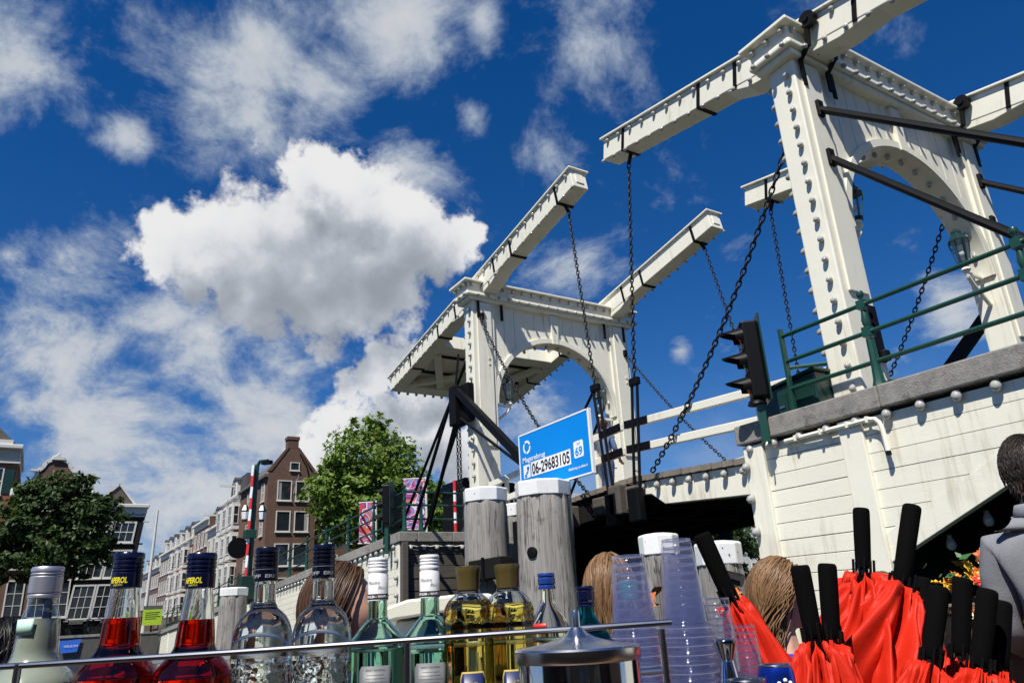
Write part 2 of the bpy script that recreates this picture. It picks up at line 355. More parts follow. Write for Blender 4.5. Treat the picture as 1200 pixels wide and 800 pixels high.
# ================================================================== the two gate towers
PX, PY = .42, .62                                    # post section
YP = 2.12; ZC = 8.88
AZ, AA, AB = 6.25, 1.80, 1.78                        # arch centre height, half width, rise
def arch_z(y): return AZ + AB * math.sqrt(max(0., 1 - (y / AA) ** 2))
def tower(X0, s, label):
    """s=+1: the approach lies on +X"""
    t = thing('bridge_tower', label, 'tower', (X0, 0, 0), 'gate towers of the drawbridge')
    for y in (-YP, YP):
        MB().box(X0 - PX / 2, X0 + PX / 2, y - PY / 2, y + PY / 2, 3.0, ZC - .08).build('post', 'white_paint', t, bevel=.02)
        for sx in (-1, 1):                            # panel strip planted on the post
            x = X0 + sx * (PX / 2 + .018)
            post_trim = MB(); post_trim.box(x - .018, x + .018, y - PY / 2 + .12, y + PY / 2 - .10, 5.2, ZC - .1)
            post_trim.build('post_panel', 'white_paint', t, bevel=.012)
    # boards of the spandrel, cut along the arch
    n = 12; w = 2 * (YP - PY / 2) / n
    for i in range(n):
        y0 = -(YP - PY / 2) + i * w + .004; y1 = y0 + w - .008
        ys = [y1 + (y0 - y1) * k / 5 for k in range(6)]
        poly = [(y0, ZC - .06), (y1, ZC - .06)] + [(y, arch_z(y)) for y in ys]
        off = .004 * ((i * 7) % 3)
        MB().prism(poly, lambda u, v, q: (q, u, v), X0 - .15 - off, X0 + .15 + off).build('board', 'white_paint', t)
    for sx in (-1, 1):                                # archivolt moulding and keystone
        mb = MB(); N = 28; vs = []
        for k in range(N + 1):
            a = math.pi * k / N; c, q = math.cos(a), math.sin(a)
            for e in (-.02, .10):
                for x in (X0 + sx * .13, X0 + sx * .205): vs.append((x, (AA + e) * c, AZ + (AB + e) * q))
        fs = []
        for k in range(N):
            a = k * 4; fs += [(a, a + 1, a + 5, a + 4), (a + 2, a + 6, a + 7, a + 3), (a + 1, a + 3, a + 7, a + 5), (a, a + 4, a + 6, a + 2)]
        mb.add(vs, fs + [(0, 1, 3, 2), (N * 4, N * 4 + 2, N * 4 + 3, N * 4 + 1)]).build('arch_moulding', 'white_paint', t, smooth='auto')
        MB().prism([(-.13, ZC - .1), (.13, ZC - .1), (.09, AZ + AB - .05), (-.09, AZ + AB - .05)], lambda u, v, q: (q, u, v), X0 + sx * .15, X0 + sx * .225).build('keystone', 'white_paint', t, bevel=.012)
    # inner lining of the arch (reveals the depth)
    mb = MB(); vs = []; fs = []
    for k in range(25):
        a = math.pi * k / 24
        for e in (0, -.035):
            for x in (X0 - .19, X0 + .19): vs.append((x, (AA + e) * math.cos(a), AZ + (AB + e) * math.sin(a)))
    for k in range(24):
        a = k * 4; fs += [(a, a + 1, a + 5, a + 4), (a + 2, a + 6, a + 7, a + 3), (a + 1, a + 3, a + 7, a + 5), (a, a + 4, a + 6, a + 2)]
    mb.add(vs, fs + [(0, 1, 3, 2), (96, 98, 99, 97)]).build('arch_lining', 'white_paint', t, smooth='auto')
    # entablature
    MB().box(X0 - .31, X0 + .31, -2.56, 2.56, ZC - .09, ZC).build('moulding', 'white_paint', t, bevel=.02)
    MB().box(X0 - .37, X0 + .37, -2.64, 2.64, ZC, ZC + .10).build('moulding', 'white_paint', t, bevel=.03)
    MB().box(X0 - .33, X0 + .33, -2.60, 2.60, ZC + .10, ZC + .34).build('cap_beam', 'white_paint', t, bevel=.01)
    MB().box(X0 - .43, X0 + .43, -2.72, 2.72, ZC + .34, ZC + .40).build('cap_board', 'white_paint', t, bevel=.012)
    # bulbs: along the cap, down the outer post faces, under the arch
    for k in range(18):
        y = -2.5 + k * .294
        bulb(t, (X0 + .335, y, ZC + .30), FACE_PX, .78); bulb(t, (X0 + .375, y + .147, ZC + .05), FACE_PX, .74)
    for k in range(3):
        bulb(t, (X0 - .26 + k * .26, -2.61, ZC + .30), FACE_NY, .8); bulb(t, (X0 - .26 + k * .26, -2.645, ZC + .05), FACE_NY, .75)
    for k in range(17):
        z = 3.95 + k * .29
        bulb(t, (X0 - PX / 2 + .0, -YP - PY / 2 + .05, z), (0, R(-135), 0), .85); bulb(t, (X0 + .085, -YP - PY / 2 - .0, z + .02), FACE_NY, .85)
    for k in range(13):
        a = math.pi * (k + 1.2) / 15.4
        bulb(t, (X0 + .02, (AA - .04) * math.cos(a), AZ + (AB - .04) * math.sin(a)), (R(180), 0, 0), .8)
    # black straps on the face below the cap
    for y in (-2.28, -1.62, 1.62, 2.28):
        MB().box(X0 + PX / 2 + .03, X0 + PX / 2 + .055, y - .035, y + .035, ZC - .52, ZC - .085).build('strap', 'iron_black', t)
    # pivot bearings on both sides of each beam
    for y in (-2.0, 2.0):
        for dy in (-.30, .30):
            if s < 0 and dy < 0: continue
            br = MB(); br.tube([(X0 + s * .50, y + dy - .05, ZC + .42), (X0 + s * .50, y + dy + .05, ZC + .42)], .125, 18)
            bo = br.build('bearing', 'iron_black', t, smooth='auto')
            MB().tube([(X0 + s * .50, y + dy - .075, ZC + .42), (X0 + s * .50, y + dy + .075, ZC + .42)], .045, 12).build('bearing_pin', 'iron_black', bo, smooth='auto')
            sb = MB(); sb.bar((X0 + s * .48, y + dy, ZC + .42), (X0 + s * .42, y + dy, ZC + .02), .07, .05, (1, 0, 0)); sb.bar((X0 + s * .41, y + dy, ZC + .03), (X0 + s * .25, y + dy, ZC - .12), .07, .03, (1, 0, 0))
            sb.bar((X0 + s * .255, y + dy, ZC - .1), (X0 + s * .25, y + dy, ZC - .42), .06, .03, (1, 0, 0)); sb.build('bearing_strap', 'iron_black', t)
    # stay rods from the post towards the approach road
    for y in (-YP + .02, YP - .02):
        for z, xe, ze in ((8.0, 4.9, 4.4), (7.2, 3.5, 4.0)):
            a = (X0 + s * (PX / 2 + .05), y, z); e = (X0 + s * xe, y, ze - .45)
            MB().tube([a, e], .052 if s > 0 else .04, 8).build('stay_rod', 'iron_black', t, smooth='auto')
            MB().box(a[0] - .035, a[0] + .035, y - .06, y + .06, z - .12, z + .14).build('stay_bracket', 'iron_black', t, bevel=.01)
    # bolts
    for y in (-YP, YP):
        for z in (4.75, 7.2):
            for dz in (0, .14):
                MB().tube([(X0 + PX / 2 + .02, y + .1, z + dz), (X0 + PX / 2 + .05, y + .1, z + dz)], .03 if z > 5 else .05, 10).build('bolt', 'iron_black' if s > 0 else 'white_paint', t, smooth='auto')
    return t
t1 = tower(-4.8, -1, 'white wooden gate tower of the drawbridge with arch, farther one left of centre')
t2 = tower(4.8, 1, 'tall white wooden gate tower with arch nearest on the right')
# operating gear
g = thing('hoist_gear', 'black iron hoist box with struts bolted to the farther white tower post', 'hoist', (-5.0, -2.6, 5.7))
MB().box(-5.28, -4.98, -2.78, -2.46, 5.75, 6.72).build('gear_box', 'iron_black', g, bevel=.03)
MB().box(-5.0, -4.62, -2.62, -2.44, 5.8, 6.7).build('mounting_plate', 'iron_black', g, bevel=.02)
MB().bar((-4.95, -2.7, 6.55), (-1.6, -2.55, 3.75), .14, .17).build('rack_bar', 'iron_black', g, bevel=.01)
MB().tube([(-4.8, -2.72, 5.85), (-1.75, -2.6, 3.9)], .035, 8).build('tie_rod', 'iron_black', g, smooth='auto')
MB().tube([(-5.1, -2.66, 6.75), (-5.0, -2.62, 7.5)], .03, 8).build('hook_rod', 'iron_black', g, smooth='auto')
MB().tube([(-5.15, -2.7, 6.6), (-7.9, -2.55, 3.7)], .045, 8).build('stay_rod', 'iron_black', g, smooth='auto')
MB().tube([(-5.1, -2.7, 5.8), (-6.9, -2.55, 3.7)], .05, 8).build('stay_rod', 'iron_black', g, smooth='auto')
for dx in (-.06, .08):
    cm = MB(); chain_mesh(cm, (-5.12 + dx, -2.62, 5.8), (-5.12 + dx, -2.62, 4.1), 0, .08, .05, .011); cm.build('hoist_chain', 'chain_iron', g, smooth=True)
g = thing('hoist_gear', 'thick black iron strut on the far post of the nearest tower', 'hoist', (4.5, 2.5, 3.6))
MB().bar((4.75, 2.55, 6.2), (1.9, 2.5, 3.75), .16, .19).build('rack_bar', 'iron_black', g, bevel=.01)
MB().box(4.55, 4.9, 2.44, 2.7, 5.9, 6.7).build('gear_box', 'iron_black', g, bevel=.03)

# ================================================================== balance beams with counterweight
ALPHA = .18; TIP, TAIL = 4.32, 5.62
def balance(X0, flip, label):
    t = thing('balance_frame', label, 'balance beam', (X0, 0, 9.30), 'pairs of balance beams of the drawbridge', (0, -ALPHA, math.pi if flip else 0))
    for sy in (-1, 1):
        y = 2.0 * sy
        def sec(x): return .20 if x > 0 else .20 + .0 * x
        mb = MB(); mb.box(-TAIL, TIP, y - .2, y + .2, -.24, .19)
        MB.build(mb, 'beam', 'white_paint', t, local=True, bevel=.015)
        if True:                                      # thicker belly over the pivot
            MB().prism([(-1.5, -.235), (-.9, -.36), (.7, -.36), (1.2, -.235)], lambda u, v, q: (u, q, v), y - .19, y + .19).build('pivot_block', 'white_paint', t, local=True, bevel=.01)
        MB().box(-TAIL - .04, TIP + .06, y - .26, y + .26, .193, .235).build('top_board', 'white_paint', t, local=True, bevel=.008)
        MB().box(TIP + .002, TIP + .02, y - .1, y + .1, -.13, .1).build('end_plate', 'white_paint', t, local=True, bevel=.006)
        n = 30
        for k in range(n):
            x = -TAIL + .15 + k * (TIP + TAIL - .3) / (n - 1)
            ry = (R(90 + 55) if sy < 0 else R(-(90 + 55)), 0, 0)
            bulb(t, (x, y + sy * .20, .15), ry, .78, True)
            bulb(t, (x + .13, y + sy * .19, -.235), (R(150) * (1 if sy < 0 else -1), 0, 0), .72, True)
        for x in (3.72, 1.75, .95, -1.15, -2.2, -4.05):   # iron bands round the beam
            mb = MB(); w = .035
            for a in ((x - w, x + w, y - .213, y - .2005, -.25, .192), (x - w, x + w, y + .2005, y + .213, -.25, .192), (x - w, x + w, y - .213, y + .213, -.262, -.2405)): mb.box(*a)
            mb.build('iron_band', 'iron_black', t, local=True)
        MB().bar((3.72, y, -.26), (3.78, y, -.47), .05, .07).build('chain_shackle', 'iron_black', t, local=True, bevel=.01)
    # counterweight between the tails
    for x, a, c in ((-TAIL + .2, -.24, .19), (-2.9, -.22, .17)):
        MB().box(x - .2, x + .2, -1.8, 1.8, a, c).build('cross_beam', 'white_paint', t, local=True, bevel=.015)
    for k in range(12):
        y0 = -1.79 + k * .2985
        MB().box(-TAIL + .4, -3.1, y0, y0 + .29, .02, .10).build('ballast_board', 'white_paint', t, local=True)
    for sy in (-1, 1):
        MB().bar((-TAIL + .5, sy * .75, -.16), (-3.2, sy * 1.75, -.16), .22, .14).build('brace', 'white_paint', t, local=True)
        MB().bar((-TAIL + .42, sy * 1.75, -.175), (-4.1, sy * .05, -.175), .2, .12).build('brace', 'white_paint', t, local=True)
    for k in range(14): bulb(t, (-TAIL - .005, -1.9 + k * .29, -.2), (0, R(-150), 0), .9, True)
    for x in (-3.6, -4.6): MB().box(x - .05, x + .05, -1.79, 1.79, -.02, .019).build('ballast_strap', 'iron_black', t, local=True)
    return t
balance(-4.8, False, 'pair of white balance beams with counterweight on the farther tower, tips pointing right')
balance(4.8, True, 'pair of white balance beams on the nearest tower, tips pointing left')

# ================================================================== the two leaves of the bridge deck
JX = .35                                             # where the leaves meet
def deck_z(x): return 3.62 - .055 * abs(x - JX)
def leaf(xa, xb, label, white):
    t = thing('bridge_leaf', label, 'bridge deck', ((xa + xb) / 2, 0, 3.0), 'drawbridge leaves')
    d = 1 if xb > xa else -1; L = abs(xb - xa)
    n = int(L / .21)
    for i in range(n):
        x = xa + d * (i + .5) * L / n; z = deck_z(x)
        MB().bar((x, -2.28 - .03 * rnd.random(), z - .045), (x, 2.28, z - .045), .2, .085, (0, 0, 1)).build('plank', 'deck_wood', t)
    for y in (-2.12, -1.1, 0, 1.1, 2.12):
        outer = abs(y) > 2
        hh = .42 if outer else .34
        pts = [(xa, deck_z(xa) - .10), (xb, deck_z(xb) - .10), (xb, deck_z(xb) - .12 - hh), (xa + d * .75, deck_z(xa) - .12 - hh), (xa + d * .45, deck_z(xa) - .34), (xa, deck_z(xa) - .30)]
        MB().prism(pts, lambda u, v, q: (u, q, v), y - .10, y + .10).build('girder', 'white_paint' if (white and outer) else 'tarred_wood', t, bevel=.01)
    for i in range(5):
        x = xa + d * (.15 + i * (L - .3) / 4); z = deck_z(x) - .3
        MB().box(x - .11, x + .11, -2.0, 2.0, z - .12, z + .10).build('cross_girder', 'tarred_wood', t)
    for y in (-2.24, 2.24):                            # hand rails
        for z in (.90, .47):
            MB().bar((xa + d * .03, y, deck_z(xa) + z), (xb, y, deck_z(xb) + z), .075, .13).build('hand_rail', 'white_paint', t, bevel=.012)
        for i in range(3):
            x = xa + d * (.9 + i * (L - 1.2) / 2.2)
            if not white or i > 3: MB().box(x - .045, x + .045, y + .04, y + .10, deck_z(x) - .25, deck_z(x) + .96).build('rail_post', 'white_paint' if not white else 'iron_black', t)
        for z in (.90, .47):
            MB().bar((xa + d * .03, y - .045, deck_z(xa) + z), (xa + d * .62, y - .045, deck_z(xa + d * .62) + z), .02, .135).build('rail_clamp', 'iron_black', t)
    if white:
        for k in range(int(L / .36)):
            x = xa + d * (.3 + k * .36); bulb(t, (x, -2.24, deck_z(x) - .14), FACE_NY, 1.)
    return t
lf1 = leaf(JX - .03, -4.4, 'far leaf of the drawbridge with dark girders and white handrails, people standing on it', False)
lf2 = leaf(JX + .03, 4.6, 'near leaf of the drawbridge with white edge girder and white double handrail', True)
for i, (x, y0, z0, zz, w) in enumerate([(.15, -2.46, 3.02, 3.52, .30), (.52, -2.42, 3.05, 3.45, .26), (-.4, -2.38, 3.1, 3.4, .34), (-1.3, -2.40, 2.98, 3.36, .3), (-2.2, -2.38, 3.0, 3.3, .28)]):
    MB().box(x - w / 2, x + w / 2, y0, -2.225, z0, zz).build('beam_end', 'dark_wood', lf1 if x < .35 else lf2, bevel=.03)
for x, y, a, lf in ((.02, -2.36, 3.2, lf1), (.62, -2.36, 3.2, lf2)):
    MB().box(x - .14, x + .14, y - .1, y + .06, a - .35, a + .2).build('chain_block', 'iron_black', lf, bevel=.03)

# ================================================================== chains
def tipw(X0, s, y, x=3.78, z=-.47):                  # world position on the beam tip
    d = -s
    return Vector((X0 + d * (x * math.cos(ALPHA) - z * math.sin(ALPHA)), y, 9.30 + x * math.sin(ALPHA) + z * math.cos(ALPHA)))
def hanging(label, p, q, rods=0., sag=.0, fat=1.):
    p, q = Vector(p), Vector(q); t = thing('lifting_chain', label, 'chain', tuple(q), 'iron chains of the drawbridge')
    e = q + (p - q) * rods if rods else q
    cm = MB(); chain_mesh(cm, p, e, sag, .085 * fat, .062 * fat, .012 * fat); cm.build('chain', 'chain_iron', t, smooth=True)
    if rods:
        for dx in (-.07, .07): MB().tube([e + Vector((dx, 0, 0)), q + Vector((dx, 0, 0))], .026, 8).build('rod', 'iron_black', t, smooth='auto')
        MB().box(e.x - .11, e.x + .11, e.y - .05, e.y + .05, e.z - .07, e.z + .07).build('yoke', 'iron_black', t, bevel=.02)
    return t
hanging('iron chain with rods hanging from the near beam tip of the farther tower', tipw(-4.8, -1, -2), (.0, -2.36, 3.1), .36)
hanging('long iron chain with rods hanging from the near beam tip of the nearest tower', tipw(4.8, 1, -2), (.62, -2.36, 3.1), .33)
hanging('iron chain hanging from the far beam tip of the farther tower', tipw(-4.8, -1, 2), (.05, 2.3, 3.4), .3)
hanging('iron chain hanging from the far beam tip of the nearest tower', tipw(4.8, 1, 2), (.65, 2.3, 3.4), .3)
hanging('slack iron chain from the near post of the farther tower down behind the blue sign', (-4.52, -2.25, 8.35), (-.55, -2.42, 3.45), 0, .35)
hanging('slack iron chain from the far post of the farther tower down to the deck', (-4.55, 2.3, 8.0), (-.5, 2.35, 3.5), 0, .25)
hanging('heavy slack iron chain swinging from the near post of the nearest tower', (4.52, -2.2, 7.75), (1.05, -2.35, 3.6), 0, .30, 1.1)
hanging('iron chain from the far post of the nearest tower seen through its arch', (4.5, 2.1, 7.9), (1.1, 2.3, 3.6), 0, .3)
for tt, y in ((t1, -2.2), (t1, 2.25), (t2, -2.2), (t2, 2.1)):
    x = root_loc(tt).x + (.26 if tt is t1 else -.26); z = 8.35 if tt is t1 and y < 0 else 8.0 if tt is t1 else 7.78
    MB().box(x - .06, x + .06, y - .05, y + .05, z - .06, z + .12).build('chain_eye', 'iron_black', tt, bevel=.02)
# ================================================================== right abutment: white boarded wall under a concrete coping
ab = thing('bridge_abutment', 'white boarded bridge wall with concrete coping and light bulbs on the right', 'wall', (3.6, -3.0, 0))
XA, XB, YW = 3.6, 13.6, -3.0
MB().box(XA + .02, 5.28, -2.93, 2.93, -.5, 3.42).build('core', 'tarred_wood', ab)
MB().box(10.5, XB, -2.93, 2.93, -.5, 3.42).build('core', 'tarred_wood', ab)
MB().box(5.28, 10.5, -2.93, 2.93, 3.12, 3.40).build('road_girders', 'tarred_wood', ab)
MB().box(5.28, 10.5, 2.4, 2.5, -.5, 3.12).build('rear_boarding', 'tarred_wood', ab)
MB().box(XA + .02, XB, -2.7, 2.7, 3.422, 3.6).build('roadway', 'asphalt', ab)
def diag(x, e=0.):                                   # underside of the boarding over the side opening
    if x < 7.7: return min(2.95, 1.85 + (x - 5.23) * .45) + e
    return min(2.95, 1.85 + (10.55 - x) * .45) + e
ph = .196
k = 0; z = 3.40
while z > .1:
    z1, z0 = z, z - ph + .007
    o = .002 * (k % 3)
    MB().box(3.9, 5.02, YW - .035 - o, YW + .05, z0, z1).build('plank', 'white_plank', ab, bevel=.005)
    MB().box(10.75, XB, YW - .035 - o, YW + .05, z0, z1).build('plank', 'white_plank', ab, bevel=.005)
    if z0 > 1.95:
        E_ = .30
        if z0 > 3.22: segs = [[(5.28, z0), (10.5, z0), (10.5, z1), (5.28, z1)]]
        else:
            xd = lambda zz: 5.23 + (zz - E_ - 1.85) / .45
            a0, a1 = max(5.29, min(xd(z0), 7.7)), max(5.29, min(xd(z1), 7.7))
            segs = [[(5.28, z0), (a0, z0), (a1, z1), (5.28, z1)], [(10.5, z0), (10.5, z1), (15.78 - a1, z1), (15.78 - a0, z0)]]
        for sg in segs:
            MB().prism(sg, lambda u, v, q: (u, q, v), YW - .035 - o, YW + .05).build('plank', 'white_plank', ab)
    k += 1; z -= ph
for pts in ([(5.29, diag(5.29)), (7.68, diag(7.68)), (7.68, diag(7.68) + .297), (5.29, diag(5.29) + .297)], [(10.49, diag(10.49)), (10.49, diag(10.49) + .297), (8.1, diag(8.1) + .297), (8.1, diag(8.1))],
            [(7.69, 2.95), (8.09, 2.95), (8.09, 3.245), (7.69, 3.245)]):
    MB().prism(pts, lambda u, v, q: (u, q, v), YW - .045, YW + .06).build('edge_board', 'white_plank', ab, bevel=.006)
for x0, x1 in ((XA, 3.905), (5.0, 5.29), (10.5, 10.78), (13.4, 13.7)):
    MB().box(x0, x1, YW - .085, YW + .06, -.4, 3.42).build('wall_post', 'white_paint', ab, bevel=.012)
x = XA - .06
for L in (2.05, 2.4, 2.4, 2.4, 1.0):
    MB().box(x, x + L - .008, -3.13, -2.55, 3.45, 3.70).build('coping_stone', 'concrete', ab, bevel=.018)
    MB().box(x, x + L - .008, 2.55, 3.13, 3.45, 3.70).build('coping_stone', 'concrete', ab, bevel=.018); x += L
for k in range(26): bulb(ab, (3.72 + k * .378, YW - .05, 3.43), (R(150), 0, 0), 1.05)
for k in range(8): bulb(ab, (XA + .045, YW - .09, 3.2 - k * .40), (R(135), 0, 0), 1.0)
for k in range(6): bulb(ab, (5.75 + k * .42, YW + .3, diag(5.75 + k * .42) - .02), (R(180), 0, 0), 1.)
pp = MB(); pp.tube([(4.28, -3.10, 3.36), (5.42, -3.115, 3.36), (5.49, -3.12, 3.345), (5.53, -3.12, 3.30), (5.55, -3.12, 3.22), (5.56, -3.12, 2.98)], .026, 10); po = pp.build('conduit', 'white_paint', ab, smooth='auto')
MB().tube([(5.56, -3.12, 2.985), (5.56, -3.12, 2.94)], .03, 10).build('conduit_end', 'iron_black', po)
for x in (4.45, 4.8, 5.15, 5.4): MB().box(x - .015, x + .015, -3.145, -3.08, 3.325, 3.395).build('clip', 'white_paint', po, bevel=.004)
# the dark end face towards the channel
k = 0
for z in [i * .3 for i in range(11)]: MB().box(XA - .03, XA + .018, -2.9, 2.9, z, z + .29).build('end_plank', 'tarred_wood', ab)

# ================================================================== left approach: sloping boarded wall
LX, LY = -8.1, -2.75
def ramp(x): return 3.65 + .0505 * (x - LX)
la = thing('approach_wall', 'long white boarded approach wall sloping down to the far quay at left', 'wall', (LX, LY, 0))
MB().prism([(LX - .05, -.5), (QX, -.5), (QX, ramp(QX) - .25), (LX - .05, ramp(LX) - .25)], lambda u, v, q: (u, q, v), LY + .06, 2.7).build('core', 'tarred_wood', la)
MB().prism([(LX - .05, ramp(LX) - .249), (QX, ramp(QX) - .249), (QX - 8, 1.52), (QX - 8, 1.60), (LX - .05, ramp(LX) - .08)], lambda u, v, q: (u, q, v), LY + .3, 2.5).build('roadway', 'asphalt', la)
seg = [LX - .28, -12.2, -16.3, -20.4, -24.6, -28.8, -33, -37.3, -41.6, -46, QX]
for a, b_ in zip(seg[:-1], seg[1:]):
    for k in range(15):
        za = ramp(a) - .27 - k * .2; zb = ramp(b_) - .27 - k * .2
        if za < .2: break
        MB().prism([(a - .13, za), (b_ + .13, zb), (b_ + .13, max(zb - .192, -.2)), (a - .13, za - .192)], lambda u, v, q: (u, q, v), LY - .03, LY + .055).build('plank', 'white_plank', la)
    MB().box(b_ - .14, b_ + .14, LY - .07, LY + .05, -.4, ramp(b_) - .27).build('wall_post', 'white_paint', la, bevel=.01)
    n = max(2, round((a - b_) / 2.05))
    for i in range(n):
        xa, xb = a + (b_ - a) * i / n, a + (b_ - a) * (i + 1) / n + .01
        if a > -9 and i == 0: xa = LX + .08
        MB().prism([(xa, ramp(xa)), (xb, ramp(xb)), (xb, ramp(xb) - .25), (xa, ramp(xa) - .25)], lambda u, v, q: (u, q, v), LY - .12, LY + .4).build('coping_stone', 'concrete', la, bevel=.015)
MB().box(LX - .28, LX - .02, LY - .08, LY + .06, -.4, 3.38).build('wall_post', 'white_paint', la, bevel=.015)
MB().box(LX - .018, LX + .16, LY - .06, LY + .10, -.4, 3.38).build('corner_post', 'dark_wood', la, bevel=.015)
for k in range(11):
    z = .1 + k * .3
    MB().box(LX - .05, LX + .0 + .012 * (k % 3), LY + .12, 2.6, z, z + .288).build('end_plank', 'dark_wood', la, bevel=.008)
for i in range(3):
    MB().box(LX - .45, LX + .09, LY + .41 + i * 1.0, LY + 1.4 + i * 1.0, 3.40, 3.65).build('coping_stone', 'concrete', la, bevel=.015)
for k in range(40): x = LX - .35 - k * .40; bulb(la, (x, LY - .06, ramp(x) - .27), (R(150), 0, 0), 1.1)
for k in range(7): bulb(la, (LX + .04, LY + .2 + k * .37, 3.30), (0, R(140), 0), 1.1)
for k in range(6): bulb(la, (LX - .10, LY - .09, 3.0 - k * .42), FACE_NY, 1.1)
cw = MB(); cw.tube([(LX + .10, LY + .12, 3.30)] + [(LX + .06, LY + .2 + k * .185, 3.31 - .03 * (k % 2)) for k in range(15)], .012, 6); cw.build('bulb_cable', 'white_paint', la)

# fixed span and pier under the farther tower
pr = thing('tower_pier', 'dark tarred timber pier under the farther white tower', 'pier', (-4.8, 0, 0))
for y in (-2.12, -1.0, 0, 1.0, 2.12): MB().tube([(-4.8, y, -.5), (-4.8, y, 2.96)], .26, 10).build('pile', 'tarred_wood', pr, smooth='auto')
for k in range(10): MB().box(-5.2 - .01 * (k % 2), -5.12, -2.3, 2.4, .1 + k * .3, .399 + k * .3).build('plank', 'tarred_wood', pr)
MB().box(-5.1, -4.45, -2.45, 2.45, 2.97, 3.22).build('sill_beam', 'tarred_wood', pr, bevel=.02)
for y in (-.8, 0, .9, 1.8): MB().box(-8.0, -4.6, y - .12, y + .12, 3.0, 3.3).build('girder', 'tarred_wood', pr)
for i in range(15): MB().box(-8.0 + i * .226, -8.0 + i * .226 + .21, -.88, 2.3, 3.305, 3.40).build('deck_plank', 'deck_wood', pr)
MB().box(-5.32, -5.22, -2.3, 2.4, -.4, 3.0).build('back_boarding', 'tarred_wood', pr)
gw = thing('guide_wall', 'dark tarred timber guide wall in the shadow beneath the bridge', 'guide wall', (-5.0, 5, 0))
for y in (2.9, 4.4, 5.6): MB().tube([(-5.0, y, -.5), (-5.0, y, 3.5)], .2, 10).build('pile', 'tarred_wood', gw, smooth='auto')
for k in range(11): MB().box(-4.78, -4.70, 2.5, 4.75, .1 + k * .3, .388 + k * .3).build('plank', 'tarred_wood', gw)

# ================================================================== railings
def rail_post_mesh():
    mb = MB(); mb.box(-.085, .085, -.085, .085, 0, .05)
    mb.lathe([(.085, .05), (.062, .13), (.052, .30), (.045, .62)], n=8); mb.box(-.05, .05, -.05, .05, .64, .76)
    mb.lathe([(.03, .76), (.042, .80), (.048, .85), (.036, .92), (.03, .97)], n=12); mb.box(-.048, .048, -.048, .048, .985, 1.09)
    mb.lathe([(.022, 1.09), (.02, 1.115), (.036, 1.14), (.046, 1.17), (.036, 1.205), (.004, 1.22)], n=12)
    me = mb.mesh('rail_post', 'green_paint', False); set_auto(me, 40); return me
RP = rail_post_mesh()
def railing(label, posts, rails, ends=()):
    t = thing('railing', label, 'railing', posts[0], 'green iron railings')
    for p in posts: inst('rail_post', RP, t, p)
    for a, b_ in rails:
        for h in (1.04, .70, .34): MB().tube([Vector(a) + Vector((0, 0, h)), Vector(b_) + Vector((0, 0, h))], .028, 8).build('rail', 'green_paint', t, smooth='auto')
    for p in ends: MB().box(p[0] - .02, p[0] + .02, p[1] - .035, p[1] + .035, p[2] - .25, p[2] + 1.12).build('end_bar', 'green_paint', t, bevel=.005)
    return t
xs = [5.47, 7.18, 8.9, 10.6, 12.3]
railing('green iron railing with ball-topped posts along the concrete coping at right', [(x, -2.84, 3.70) for x in xs], [((4.30, -2.84, 3.70), (13.5, -2.84, 3.70))], [(4.30, -2.84, 3.72)])
railing('green iron railing on the far side of the nearest tower', [(x, 2.84, 3.70) for x in (5.47, 8.9, 12.3)], [((4.3, 2.84, 3.70), (13.5, 2.84, 3.70))])
railing('short green rail standing behind the green cabinet', [(4.55, -1.75, 3.55)], [((3.9, -2.35, 3.45), (4.9, -1.45, 3.45))])
xs = [LX - .05] + [-10.3 - 2.1 * i for i in range(19)]
railing('long green iron railing climbing the left approach wall', [(x, LY + .08, ramp(x)) for x in xs], [((LX - .05, LY + .08, ramp(LX - .05)), (QX + 1, LY + .08, ramp(QX + 1)))])
railing('green iron railing across the end of the left approach, behind the grey piles', [(LX - .05, -2.2, 3.65), (LX - .05, -.9, 3.65)], [((LX - .05, LY + .1, 3.65), (LX - .05, 0, 3.65))])
railing('green iron railing on the far side of the left approach', [(x, 2.6, ramp(x)) for x in xs[1::2]], [((LX, 2.6, ramp(LX)), (QX + 1, 2.6, ramp(QX + 1)))])

# ================================================================== mooring piles
def pile(x, y, top, r, label, seed, chip=True, group='weathered piles with white caps'):
    t = thing('mooring_pile', label, 'pile', (x, y, 0), group)
    q = random.Random(seed); ph_ = [q.random() * 6.3 for _ in range(6)]
    def mod(tt, z): return 1 + .018 * math.sin(3 * tt + ph_[0] + z * .4) + .012 * math.sin(7 * tt + ph_[1]) + .012 * math.sin(13 * tt + ph_[2] + z * .9) - (.05 if math.sin(5 * tt + ph_[3] + .25 * math.sin(z * 2)) > .985 else 0)
    n = 60; prof = [(r * (1.16 - .16 * min(1, (k / 9) ** .8)), -.5 + (top - .24 + .5) * k / 9) for k in range(9)] + [(r * 1.0, top - .34), (r * .94, top - .235)]
    MB().lathe(prof, (x, y, 0), n, mod=mod).build('log', 'pile_wood', t, smooth='auto')
    MB().lathe([(r * 1.06, top - .25), (r * 1.08, top - .02), (r * 1.02, top), (r * .4, top + .02)], (x, y, 0), 8).build('cap', 'pile_cap', t, bevel=.012)
    for k in range(5):
        a = q.random() * 6.3; zz = top - .06 - .14 * q.random()
        MB().ball((x + math.cos(a) * r * 1.01, y + math.sin(a) * r * 1.01, zz), .009, 6, 4).build('nail', 'iron_black', t)
    return t
mat('pile_cap', (.78, .78, .76), .5, var=.06, scale=4, dirt=((.30, .12, .08), .70, .8), bump=.2, bscale=20)
pile(-2.2, -3.62, 3.78, .40, 'weathered grey pile with white cap standing left of the blue sign', 1)
p2_ = pile(-.30, -3.60, 3.60, .44, 'broadest weathered grey pile with white cap in front of the blue sign', 2)
pile(-2.86, -2.5, 3.62, .30, 'slim grey pile with white cap squeezed behind the two broad piles', 3)
